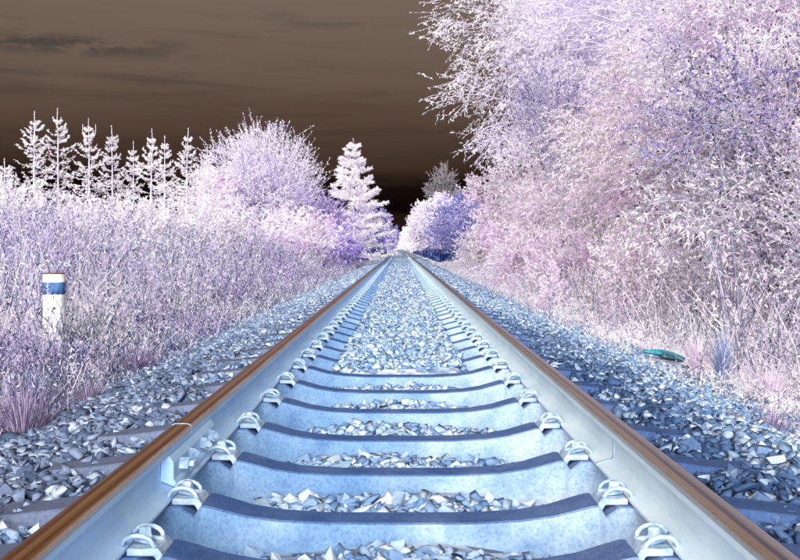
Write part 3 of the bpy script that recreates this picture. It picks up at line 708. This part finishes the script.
# young spruces on the left skyline
SPR = [(-14, 150, 25, .62, 'young white spruce cut by the left edge of the picture, lowest of its row'),
       (5, 158, 29, .60, 'small white spruce at the left picture edge, just left of the first tall spruce'),
       (34, 111, 26, .66, 'first tall white spruce from the left edge, broad and dense'),
       (59, 108, 27, .62, 'tallest white spruce in the left row, with a long straight leader'),
       (88, 118, 26, .60, 'white spruce with a forked horseshoe-shaped top in the left row'),
       (113, 125, 27, .52, 'thin white spruce right of the fork-topped spruce'),
       (134, 141, 28, .50, 'shortest thin white spruce in the middle of the left row'),
       (152, 129, 26, .52, 'slender white spruce, left one of the close pair in the left row'),
       (164, 135, 29, .50, 'slender white spruce, right one of the close pair in the left row'),
       (186, 128, 26, .54, 'lone slender white spruce just left of the big round tree'),
       (209, 146, 30, .45, 'white spruce leader poking up beside the big round lavender tree')]
for i, (px, py, d, R, lab) in enumerate(SPR):
    p, h = top_h(px, py, d)
    conifer('spruce_tree', lab, p, h, R * 2.0, 'lf_spruce', 'bark_pale', 40 + i, whorls=17, per=5, zb=.15, tw=9, needle=.050, leader=.26, elev=.12, tip_up=.20, nb=18, fork=(i == 4), group='young spruces on the left skyline', taper=.95, side_l=.26)

# pale bushes in front of the spruces and between
PB = [(10, 192, 22, 'white bush below the small spruce at the left edge'), (58, 199, 23, 'white bush at the foot of the tallest spruce'), (105, 204, 23, 'white bush below the fork-topped spruce'),
      (150, 208, 24, 'white bush below the close pair of slender spruces'), (196, 206, 26, 'white bush below the lone slender spruce'), (232, 203, 30, 'white bush at the left foot of the big round tree')]
for i, (px, py, d, lab) in enumerate(PB):
    p, h = top_h(px, py, d)
    leafy('bush', lab, 'bush', p, h, .85, .2, 'lf_white', 'bark_pale', 70 + i, clumps=46, twigs=9, leaves=6, leaf=(.09, .05), twig=.38, stems=4, trunk_r=.04, group='white bushes under the spruces', up=.6)

p, h = top_h(262, 138, 46)
leafy('round_tree', 'big round lavender tree with feathery upright twigs on the left skyline', 'tree', p, h, 2.55, 1.0, 'lf_lav', 'bark_pale', 90, clumps=260, twigs=14, leaves=9, leaf=(.11, .036), twig=.8, up=.6, trunk_r=.16, lobes=.10, fill=.12, jitter=.6, twig_r=.010)
p, h = top_h(216, 172, 44)
leafy('round_tree', 'low pinkish tree at the left flank of the big round tree', 'tree', p, h, 1.6, .5, 'lf_pink', 'bark_pale', 91, clumps=90, twigs=10, leaves=8, leaf=(.14, .06), twig=.6, up=.6, trunk_r=.08, stems=3)
p, h = top_h(314, 196, 52)
leafy('round_tree', 'purple leafy tree between the big round tree and the tall fir', 'tree', p, h, 1.9, .4, 'lf_purple', 'bark_grey', 92, clumps=120, twigs=11, leaves=8, leaf=(.15, .07), twig=.6, up=.5, trunk_r=.09, stems=3, fill=.2)
p, h = top_h(292, 212, 40)
leafy('bush', 'pale pink bush in front of the big round tree, above the tall weeds', 'bush', p, h, 1.7, .1, 'lf_pink', 'bark_pale', 93, clumps=80, twigs=10, leaves=7, leaf=(.12, .06), twig=.45, stems=4, trunk_r=.05, fill=.2)
p, h = top_h(338, 224, 46)
leafy('bush', 'violet bush at the foot of the tall fir', 'bush', p, h, 1.0, .1, 'lf_purple', 'bark_grey', 94, clumps=60, twigs=10, leaves=7, leaf=(.12, .06), twig=.4, stems=4, trunk_r=.05, fill=.2)
p, h = top_h(353, 139, 74)
conifer('fir_tree', 'tall white fir tree with layered branches left of the track', p, h, 3.5, 'lf_white', 'bark_pale', 95, whorls=17, per=8, zb=.06, tw=20, needle=.17, leader=.35, elev=-.02, tip_up=.06, dens=2.0, taper=.85, side_l=.34, nb=26)

# left row receding along the track
LROW = [(366, 205, 112, 'lf_blue', 2.3, 'blue leafy tree directly behind the tall fir, nearest of the left far row'), (376, 212, 140, 'lf_purple', 2.4, 'purple tree second in the left far row, behind the blue one'),
        (383, 220, 175, 'lf_blue', 2.6, 'blue tree third in the left far row beside the track'), (388, 230, 225, 'lf_purple', 2.7, 'small distant purple tree fourth in the left far row'),
        (392, 238, 300, 'lf_blue', 2.6, 'last tiny blue tree of the left row where the rails meet')]
for i, (px, py, d, mt, R, lab) in enumerate(LROW):
    p, h = top_h(px, py, d); p = (min(p[0], -R - 1.6), p[1])
    leafy('lineside_tree', lab, 'tree', p, h, R, .1, mt, 'bark_grey', 110 + i, clumps=110, twigs=9, leaves=6, leaf=(.34, .2), twig=.8, stems=2, trunk_r=.1, fill=.5, Ry=R * 2.6, group='far tree rows beside the track')
RROW = [(474, 205, 62, 'lf_blue', 2.0, 'deep blue leafy tree nearest of the right far row, touching the great pale tree'), (460, 197, 78, 'lf_blue', 2.3, 'blue tree second in the right far row'),
        (446, 194, 100, 'lf_lav', 2.5, 'lavender tree third in the right far row, under the tall thin tree'), (434, 198, 128, 'lf_far', 2.6, 'pale tree fourth in the right far row'),
        (424, 208, 165, 'lf_far', 2.6, 'whitish pink tree fifth in the right far row'), (416, 221, 210, 'lf_far', 2.7, 'small whitish tree sixth in the right far row'),
        (409, 234, 290, 'lf_far', 2.8, 'last tiny pale tree of the right row where the rails meet')]
for i, (px, py, d, mt, R, lab) in enumerate(RROW):
    p, h = top_h(px, py, d); p = (max(p[0], R + 1.7), p[1])
    leafy('lineside_tree', lab, 'tree', p, h, R, .1, mt, 'bark_grey', 120 + i, clumps=120, twigs=11, leaves=8, leaf=(.0022 * d + .02, .0010 * d + .02), twig=.75, stems=2, trunk_r=.1, fill=.5, Ry=R * 2.2, group='far tree rows beside the track')
# trees that close the view where the rails run out
for i, (px, py, R, mt, lab) in enumerate(((394.5, 229, 2.6, 'lf_blue', 'blue tree closing the far end of the track on the left'), (400.5, 236, 2.2, 'lf_far', 'low pale tree closing the far end of the track in the middle'), (406, 226, 2.8, 'lf_far', 'pale tree closing the far end of the track on the right'))):
    p, h = top_h(px, py, 445)
    leafy('end_tree', lab, 'tree', p, h, R, .1, mt, 'bark_grey', 135 + i, clumps=70, twigs=8, leaves=6, leaf=(.7, .4), twig=1.0, stems=2, trunk_r=.12, fill=.6, group='trees closing the far end of the track')
p, h = top_h(443, 168, 150)
leafy('thin_tree', 'tall thin greyish tree with sparse crown rising behind the right far row', 'tree', p, h, 2.2, h * .45, 'lf_thin', 'bark_grey', 130, clumps=80, twigs=8, leaves=5, leaf=(.34, .16), twig=1.1, trunk_r=.26, up=.5, twig_r=.03)

# great wall of foliage on the right
leafy('great_tree', 'great pale tree with feathery drooping branch tips over the right of the track', 'tree', (6.5, 34), 15.5, 4.5, 1.2, 'lf_edge', 'bark_pale', 140, clumps=430, twigs=22, leaves=11, leaf=(.115, .036), twig=.85, droop=.22, up=.1, trunk_r=.3, lobes=.2, shell=.36, fill=.08, jitter=.7, twig_r=.006)
leafy('great_tree', 'tall lavender-white tree right of the feathery one, its top out of the picture', 'tree', (7.6, 25), 12, 4.2, 1.0, 'lf_lav', 'bark_pale', 141, clumps=430, twigs=17, leaves=12, leaf=(.095, .034), twig=.8, droop=.3, up=.1, trunk_r=.26, lobes=.15, shell=.4)
leafy('great_tree', 'tall whitish tree at the upper right corner of the picture', 'tree', (7.6, 16.5), 9.5, 3.5, .8, 'lf_mix', 'bark_pale', 142, clumps=420, twigs=15, leaves=12, leaf=(.078, .026), twig=.65, droop=.3, up=.1, trunk_r=.2, lobes=.15, shell=.4)
leafy('tall_shrub', 'pale pink tall shrub at the left foot of the feathery great tree', 'shrub', (4.3, 39), 4.6, 1.5, .1, 'lf_pink', 'bark_cream', 150, clumps=120, twigs=11, leaves=9, leaf=(.13, .055), twig=.5, stems=5, trunk_r=.06, fill=.2, up=.5)
leafy('tall_shrub', 'pale lavender shrub between the feathery great tree and the cream stems', 'shrub', (4.7, 31), 4.2, 1.6, .2, 'lf_pink', 'bark_cream', 151, clumps=130, twigs=11, leaves=10, leaf=(.10, .038), twig=.5, stems=6, trunk_r=.06, up=.4)
leafy('tall_shrub', 'tall pinkish shrub with several bare cream stems at its base', 'shrub', (4.9, 23), 5.0, 1.7, .9, 'lf_pink', 'bark_cream', 152, clumps=170, twigs=11, leaves=11, leaf=(.085, .030), twig=.5, stems=8, trunk_r=.08, droop=.15)
leafy('tall_shrub', 'purple-shaded willowy shrub with long drooping leaves right of the cream stems', 'shrub', (4.8, 16.5), 5.2, 1.6, .5, 'lf_near', 'bark_cream', 153, clumps=220, twigs=16, leaves=16, leaf=(.066, .019), twig=.5, stems=7, trunk_r=.07, droop=.4, up=.1)
leafy('tall_shrub', 'near shrub dotted with black berries in the right foreground foliage', 'shrub', (4.6, 11.6), 3.4, 1.35, .2, 'lf_grey', 'bark_grey', 154, clumps=210, twigs=16, leaves=17, leaf=(.042, .019), twig=.42, stems=7, trunk_r=.06, droop=.1, berries=900)
leafy('tall_shrub', 'high willowy shrub above the berry shrub, with dark purple leaf sprays', 'shrub', (5.3, 13.2), 5.6, 1.7, 1.2, 'lf_near', 'bark_grey', 155, clumps=260, twigs=16, leaves=17, leaf=(.060, .018), twig=.5, stems=5, trunk_r=.08, droop=.35, up=.1, berries=260)
leafy('tall_shrub', 'greyish berry shrub at the right picture edge', 'shrub', (4.7, 9.4), 2.3, 1.0, .1, 'lf_grey', 'bark_grey', 156, clumps=150, twigs=14, leaves=14, leaf=(.036, .016), twig=.36, stems=6, trunk_r=.05, droop=.1, berries=420)
leafy('low_bush', 'low pink bush in front of the cream stems', 'bush', (3.75, 20.5), 1.25, 1.0, .05, 'lf_pink', 'bark_cream', 157, clumps=80, twigs=10, leaves=8, leaf=(.075, .035), twig=.3, stems=5, trunk_r=.03)
leafy('low_bush', 'low pink-purple bush in front of the willowy shrub', 'bush', (3.7, 14.6), 1.15, .85, .05, 'lf_pink', 'bark_cream', 158, clumps=80, twigs=10, leaves=8, leaf=(.065, .03), twig=.28, stems=5, trunk_r=.03)
leafy('low_bush', 'low pale bush at the foot of the pale lavender shrub', 'bush', (3.7, 28), 1.4, 1.1, .05, 'lf_pink', 'bark_cream', 159, clumps=80, twigs=10, leaves=8, leaf=(.09, .045), twig=.32, stems=5, trunk_r=.03)
leafy('low_bush', 'low whitish bush beside the ballast near the blue far tree', 'bush', (3.9, 46), 1.9, 1.2, .05, 'lf_far', 'bark_cream', 160, clumps=80, twigs=10, leaves=8, leaf=(.12, .06), twig=.4, stems=5, trunk_r=.03)
leafy('spray_shrub', 'dark violet leafy spray standing out of the pale foliage at upper right', 'shrub', (3.75, 10.6), 3.15, .62, 1.75, 'lf_spray', 'bark_grey', 162, clumps=20, twigs=9, leaves=13, leaf=(.066, .017), twig=.5, stems=3, trunk_r=.03, droop=.1, up=.2, lean=(-.3, 0), jitter=.6)
leafy('spray_shrub', 'purple leafy spray hanging below the dark violet one in the right foliage', 'shrub', (3.5, 10.3), 1.9, .6, .9, 'lf_near', 'bark_grey', 163, clumps=18, twigs=9, leaves=10, leaf=(.07, .019), twig=.45, stems=2, trunk_r=.03, droop=.4, up=.0, lean=(-.3, 0), jitter=.6)
leafy('spray_shrub', 'dark blue-violet young tree with spiky twigs in the middle of the right foliage', 'shrub', (4.1, 22.3), 4.9, .85, 2.6, 'lf_spray', 'bark_grey', 164, clumps=30, twigs=12, leaves=10, leaf=(.10, .022), twig=.8, stems=2, trunk_r=.04, up=.9, lean=(-.7, 0), jitter=.4, twig_r=.006)
conifer('small_conifer', 'little pinkish white conifer seedling by the ballast on the right', (2.62, 16.8), .95, .42, 'lf_pink', 'bark_pale', 161, whorls=10, per=6, zb=.05, tw=9, needle=.05, leader=.12)

# ---------------------------------------------------------------- weeds, grass, tufts
def weed_field(name, label, cat, spots, hts, mat, seed, leaves=8, leaf=(.07, .02), lean=.12, stem=.0035, rlo=0., rhi=.35, dark=.3):
    r = np.random.default_rng(seed); n = len(spots); g = Geo()
    x, y = spots[:, 0], spots[:, 1]; A = np.stack([x, y, ground_z(x, y) - .02], 1)
    D1 = np.stack([r.normal(0, lean, n), r.normal(0, lean, n), np.ones(n)], 1); D2 = D1 + np.stack([r.normal(0, lean * 1.4, n), r.normal(0, lean * 1.4, n), np.zeros(n)], 1)
    B = A + D1 * (hts * .55)[:, None]; C = B + D2 * (hts * .45)[:, None]
    sr = np.where(r.random(n) < dark + .22 * smooth(11, 6, y), r.uniform(rlo, rhi, n), r.uniform(.3, 1, n))
    w = stem * (.7 + .6 * r.random(n)) * (1 + A[:, 1] * .03)
    nr = y < 14; fr = ~nr                      # far stems are straight, near ones bend
    g.tubes(np.concatenate([A[nr], B[nr]]), np.concatenate([B[nr], C[nr]]), np.concatenate([w[nr], w[nr] * .7]), np.concatenate([w[nr] * .7, w[nr] * .35]), 3, np.concatenate([sr[nr], sr[nr]]))
    g.tubes(A[fr], C[fr], w[fr], w[fr] * .4, 3, sr[fr]); B = np.where(fr[:, None], A + (C - A) * .55, B)
    m = n * leaves; ti = np.repeat(np.arange(n), leaves); t = r.uniform(.12, 1.03, m)[:, None]
    Q = np.where(t < .55, A[ti] + (B - A)[ti] * t / .55, B[ti] + (C - B)[ti] * (t - .55) / .45)
    sc = (1 + A[ti, 1] * .03)
    g.leaves(Q, r.normal(0, .7, (m, 3)) + np.array([0, 0, .55]), leaf[0] * r.uniform(.5, 1.4, m) * sc, leaf[1] * r.uniform(.7, 1.3, m) * sc, r.random(m), r, tri=True)
    o = link(name, g.mesh(name), M[mat]); tag(o, label, cat, kind='stuff'); return o

def scatter(n, x0, x1, y0, y1, r, ybias=1.6):
    y = y0 + (y1 - y0) * r.random(n) ** ybias; x = r.uniform(x0, x1, n)
    k = np.abs(x) < y * .44 + .6
    return np.stack([x[k], y[k]], 1)
r_ = np.random.default_rng(21)
sp = scatter(30000, -16, -2.75, 5, 48, r_, 1.3); sp = sp[(sp[:, 0] < -2.9 - .25 * r_.random(len(sp)))]
pn = np.sin(sp[:, 0] * 1.9 + 1.3 * np.sin(sp[:, 1] * .7)) * np.sin(sp[:, 1] * 1.15 + sp[:, 0] * .5)
sp_k = r_.random(len(sp)) < .78 + .3 * pn; sp = sp[sp_k]; pn = pn[sp_k]
ht = (.40 + .85 * r_.random(len(sp)) ** .8) * (1 + .22 * pn) * (.45 + .55 * smooth(-2.7, -4.6, sp[:, 0])) * 1.12
weed_field('tall_weeds', 'dense thicket of tall thin lavender-grey weeds on the left bank', 'weeds', sp, ht, 'weed', 22, leaves=12, leaf=(.040, .014), rhi=.15, dark=.36, lean=.3, stem=.003)
sp = scatter(16000, -3.9, -1.95, 3.6, 60, r_, 1.7); sp = sp[r_.random(len(sp)) < smooth(-1.85, -2.5, sp[:, 0])]; ht = .05 + .30 * r_.random(len(sp)) ** 1.5
weed_field('verge_grass', 'short bluish grass and herbs along the left ballast edge', 'grass', sp, ht, 'weed', 23, leaves=6, leaf=(.034, .009), lean=.4, rhi=.2, dark=.6)
sp = scatter(26000, 1.75, 5.5, 3.2, 60, r_, 1.7); k = r_.random(len(sp)) < smooth(1.65, 2.7, sp[:, 0]); sp = sp[k]; sp = sp[~((np.abs(sp[:, 0] - 2.64) < .34) & (sp[:, 1] > 8.2) & (sp[:, 1] < 10.0))]
ht = (.05 + .30 * r_.random(len(sp)) ** 1.6) * (.6 + .7 * smooth(2.3, 3.6, sp[:, 0]))
weed_field('verge_grass', 'tangled whitish grass and herbs along the right ballast edge', 'grass', sp, ht, 'weed_r', 24, dark=.45, leaves=8, leaf=(.034, .008), lean=.5, rhi=.2, stem=.0025)
sp = scatter(1500, 2.9, 5, 6, 24, r_, 1.2); ht = .35 + .55 * r_.random(len(sp))
weed_field('tall_weeds', 'thin upright dry weeds in front of the right-hand shrubs', 'weeds', sp, ht, 'weed_r', 25, dark=.35, leaves=9, leaf=(.036, .011), lean=.28, rlo=0, rhi=.15)
# dark indigo growth at the foot of the far rows
for sx, lab in ((-1, 'dark indigo grass strip at the foot of the left far trees'), (1, 'dark indigo grass strip at the foot of the right far trees')):
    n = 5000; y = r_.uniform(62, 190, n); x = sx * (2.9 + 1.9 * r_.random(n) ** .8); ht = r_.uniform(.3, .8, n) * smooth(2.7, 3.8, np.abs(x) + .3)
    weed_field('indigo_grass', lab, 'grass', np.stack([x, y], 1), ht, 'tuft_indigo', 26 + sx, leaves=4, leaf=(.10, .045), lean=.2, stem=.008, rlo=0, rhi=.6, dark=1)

def tuft(name, label, cat, pos, h, spread, n, mat, seed, wd=.006, group=None):
    r = np.random.default_rng(seed); x, y = pos; e_z = float(ground_z(x, y)) - .02; g = Geo()
    a = r.uniform(0, 6.28, n); o_ = r.random(n) ** .7; base = np.stack([np.cos(a) * o_ * spread * .3, np.sin(a) * o_ * spread * .3, np.zeros(n)], 1)
    hd = np.stack([np.cos(a), np.sin(a), np.zeros(n)], 1) + r.normal(0, .25, (n, 3)) * [1, 1, 0]; L_ = h * r.uniform(.6, 1.15, n)
    reach = spread * r.uniform(.3, 1.1, n) * (.3 + o_)
    t = np.linspace(0, 1, 5); prev = None; side = np.cross(hd, [0, 0, 1.]); side /= np.linalg.norm(side, axis=1, keepdims=True) + 1e-6; rr = r.random(n)
    for k in range(5):
        P = base + hd * (reach * t[k] ** 1.8)[:, None] + np.array([0, 0, 1.]) * (L_ * (t[k] - .32 * t[k] ** 3 * (reach / (spread + 1e-6))))[:, None]
        w = wd * (1 - t[k] * .85) * .5; cur = (P - side * w, P + side * w)
        if prev: g.quads(np.stack([prev[0], prev[1], cur[1], cur[0]], 1), rr)
        prev = cur
    o = link(name, g.mesh(name), M[mat]); o.location = (x, y, e_z); tag(o, label, cat, group); return o
def gpos(px, py, d=None):      # ground point under a pixel
    d = d or 5
    for _ in range(30):
        x = (px - 400) / F_PX * d; h = CAM_Z - float(ground_z(x, d)); d = .5 * d + .5 * h * F_PX / max(py - HOR, 2)
    return (x, d)
T_ = [('grass_tuft', 'large purple grass tuft at the left picture edge beside the ballast', (25, 452), .42, .30, 420, 'tuft_purple'),
      ('grass_tuft', 'wide low purple grass tuft right of the blue-banded post', (138, 372), .24, .34, 320, 'tuft_purple'),
      ('grass_tuft', 'violet grass tuft between the edge tuft and the stones', (88, 412), .26, .26, 300, 'tuft_purple'),
      ('grass_tuft', 'blue-grey grass tuft at the foot of the blue-banded post', (78, 362), .24, .22, 220, 'tuft_blue'),
      ('grass_tuft', 'blue grass tuft at the ballast edge right of the wide purple tuft', (172, 352), .22, .26, 240, 'tuft_blue'),
      ('grass_tuft', 'dark spiky grass tuft behind the large purple edge tuft', (36, 405), .30, .26, 150, 'tuft_blue'),
      ('grass_tuft', 'bright pink-white grass tuft beside the teal scrap', (697, 372), .36, .22, 300, 'tuft_pink'),
      ('grass_tuft', 'blue-grey upright grass tuft right of the pink-white tuft', (722, 380), .44, .18, 220, 'tuft_blue'),
      ('grass_tuft', 'mauve grass hummock at the ballast edge below the little conifer', (535, 312), .30, .34, 320, 'tuft_pink'),
      ('grass_tuft', 'purple grass tuft in the right corner of the verge', (772, 440), .22, .26, 220, 'tuft_purple'),
      ('grass_tuft', 'pale grass tuft near the right picture edge above the purple one', (770, 400), .30, .28, 240, 'tuft_pink')]
for i, (nm, lab, (px, py), h, sp_, n, mt) in enumerate(T_):
    tuft(nm, lab, 'grass', gpos(px, py), h, sp_, n, mt, 300 + i, group='grass tufts on the verges')

def stalk(name, label, pos, h, seed, kind='bare', group=None, mat='stem_dark'):
    r = np.random.default_rng(seed); x, y = pos; e = empty(name, (x, y, float(ground_z(x, y)) - .02)); tag(e, label, 'plant', group)
    b = np.array([r.normal(0, .08) * h, r.normal(0, .08) * h, h]); C = bez(np.zeros(3), np.array([r.normal(0, .05) * h, 0, h * .5]), b, 6)
    g = Geo(); w = np.linspace(.0045, .002, 7); g.tubes(C[:-1], C[1:], w[:-1], w[1:], 5)
    link('stem', g.mesh('stem'), M[mat], e); g = Geo()
    if kind == 'umbel':
        n = 16; a = r.uniform(0, 6.28, n); el = r.uniform(.15, .7, n); Dv = np.stack([np.cos(a) * np.cos(el), np.sin(a) * np.cos(el), np.sin(el)], 1)
        tip = C[-1] + Dv * .05 * np.array([1.0, 1.0, .55]); g.tubes(np.repeat(C[-1:], n, 0), tip, .0015, .001, 3)
        for q in range(5): g.leaves(tip, r.normal(0, .6, (n, 3)) + [0, 0, .5], .016, .009, r.random(n), r)
        tag(link('flower_head', g.mesh('flower_head'), M[mat], e), kind='stuff')
    else:
        m = 9; ks = r.integers(2, 7, m); P = C[ks]; a = r.uniform(0, 6.28, m); Dv = np.stack([np.cos(a) * .6, np.sin(a) * .6, r.uniform(.5, 1, m)], 1) * (h * .16)
        g.tubes(P, P + Dv, .0022, .0012, 3)
        ti = np.repeat(np.arange(m), 3); g.leaves(P[ti] + Dv[ti] * r.uniform(.5, 1.05, len(ti))[:, None], Dv[ti] / .1 + r.normal(0, .5, (len(ti), 3)), .02, .008, r.random(len(ti)), r)
        tag(link('side_shoots', g.mesh('side_shoots'), M[mat], e), kind='stuff')
    return e
ST = [(682, 352, 298, 'bare', 'tall dark dry stalk directly behind the teal scrap'), (693, 356, 301, 'umbel', 'dry umbel stalk left one of the flat-headed pair by the teal scrap'), (721, 358, 297, 'umbel', 'dry umbel stalk right one of the flat-headed pair by the teal scrap'),
      (707, 356, 284, 'bare', 'tallest dark stalk between the two flat-headed umbels'), (734, 368, 302, 'bare', 'slanted dark stalk right of the umbel pair'), (745, 366, 310, 'bare', 'short dark stalk beside the slanted stalk'),
      (549, 325, 296, 'bare', 'single dark stalk right of the mauve hummock'), (776, 380, 312, 'bare', 'branched grey stalk near the right picture edge'),
      (702, 392, 354, 'bare', 'small forked dark twig in front of the pink-white tuft'),
      (52, 400, 318, 'bare', 'thin stalk crossing the front of the blue-banded post'), (64, 408, 306, 'bare', 'thin dark stalk at the right edge of the blue-banded post'), (92, 392, 290, 'bare', 'pale tall stalk just right of the blue-banded post'),
      (24, 404, 300, 'bare', 'dark stalk left of the blue-banded post'), (48, 448, 372, 'bare', 'upright dark stalk above the large purple edge tuft')]
for i, (px, py, ty, kd, lab) in enumerate(ST):
    p = gpos(px, py); h = (py - ty) / F_PX * p[1]
    stalk('dry_stalk', lab, p, h, 400 + i, kd, 'single dry stalks on the verges')

# ---------------------------------------------------------------- marker post, plastic scrap, far boards
pp = gpos(54, 352); pz = float(ground_z(*pp)); PH = (352 - 274) / F_PX * pp[1] + .03; PR = 10.6 / F_PX * pp[1]
e = empty('marker_post', (pp[0], pp[1], pz - .03)); tag(e, 'white round concrete marker post with a blue band in the left weeds', 'post')
link('post_shaft', lathe('post_shaft', [(PR * 1.02, 0), (PR, .1), (PR, PH - .006), (PR * .97, PH)], 40), M['post_white'], e, True)
def band_mesh():
    V = []; Fc = []; n = 46; r0 = PR + .003; zt = PH - 8 / F_PX * pp[1]; zb = PH - 20 / F_PX * pp[1]
    for seg, (a0, a1) in enumerate(((-101, 255),)):
        for i in range(n + 1):
            a = math.radians(a0 + (a1 - a0) * i / n); w = .004 * math.sin(i * 1.7)
            for rr2, z in ((PR - .001, zb), (r0, zb + w), (r0, zt), (PR - .001, zt)): V.append((rr2 * math.cos(a), rr2 * math.sin(a), z))
        for i in range(n):
            for j in range(3): Fc.append((i * 4 + j, i * 4 + 4 + j, i * 4 + 5 + j, i * 4 + 1 + j))
    return pymesh('band', V, Fc)
link('blue_band', band_mesh(), M['post_blue'], e, True)
link('post_rim', lathe('post_rim', [(PR * .99, PH - .001), (PR * 1.01, PH + .004), (PR * .97, PH + .012), (PR * .6, PH + .013)], 40), M['post_rim'], e, True)

def scrap():
    px, py = 664, 362; p = gpos(px, py); L_ = 46 / F_PX * p[1]
    e = empty('plastic_scrap', (p[0], p[1], float(ground_z(*p)) + .06)); tag(e, 'curved teal boat-shaped plastic scrap lying on the right verge', 'litter')
    e.rotation_euler = (math.radians(-18), math.radians(9), math.radians(-4))
    def shell(name, w0, z0, thick, ua, ub):
        n, k = 22, 8; V = []; Fc = []
        for lay in (0, 1):
            for i in range(n + 1):
                u = ua + (ub - ua) * i / n; x = (u - .5) * L_; w = w0 * math.sin(math.pi * min(max(u * .98 + .01, 0), 1)) ** .75 * (.55 + .75 * u)
                for j in range(k + 1):
                    v = j / k * 2 - 1; V.append((x, v * w, z0 + .055 * (1 - v * v) * math.sin(math.pi * u) ** .8 + .02 * (u - .5) ** 2 - lay * thick))
        m = (n + 1) * (k + 1)
        for i in range(n):
            for j in range(k):
                a = i * (k + 1) + j; Fc.append((a, a + 1, a + k + 2, a + k + 1)); Fc.append((m + a, m + a + k + 1, m + a + k + 2, m + a + 1))
        for i in range(n):
            for j in (0, k): a = i * (k + 1) + j; Fc.append((a, a + k + 1, m + a + k + 1, m + a))
        return pymesh(name, V, Fc)
    link('shell', shell('shell', .05, .0, .004, 0, 1), M['teal'], e, True)
    o = link('lining', shell('lining', .045, -.012, .012, .42, .92), M['teal_dark'], e, True); o.location = (0, -.028, -.012)
scrap()

for px, py, d, h, lab in ((393.5, 238, 205, 2.3, 'tiny white marker board left of the far end of the rails'), (404.5, 240, 205, 2.0, 'tiny white marker board right of the far end of the rails')):
    x = (-1 if px < 400 else 1) * 2.6; z = float(ballast_z(2.5, d)) - .1
    e = empty('marker_board', (x, d, z)); tag(e, lab, 'sign', 'marker boards at the far end of the track')
    link('pole', lathe('pole', [(.06, 0), (.06, h)], 10), M['post_white'], e)
    b = link('board', box_mesh('board', .75, .05, .8, .02), M['post_white'], e); b.location = (0, -.09, h - .75)
    s = link('stripe', box_mesh('stripe', .75, .03, .16), M['berry'], e); s.location = (0, -.125, h - .40)
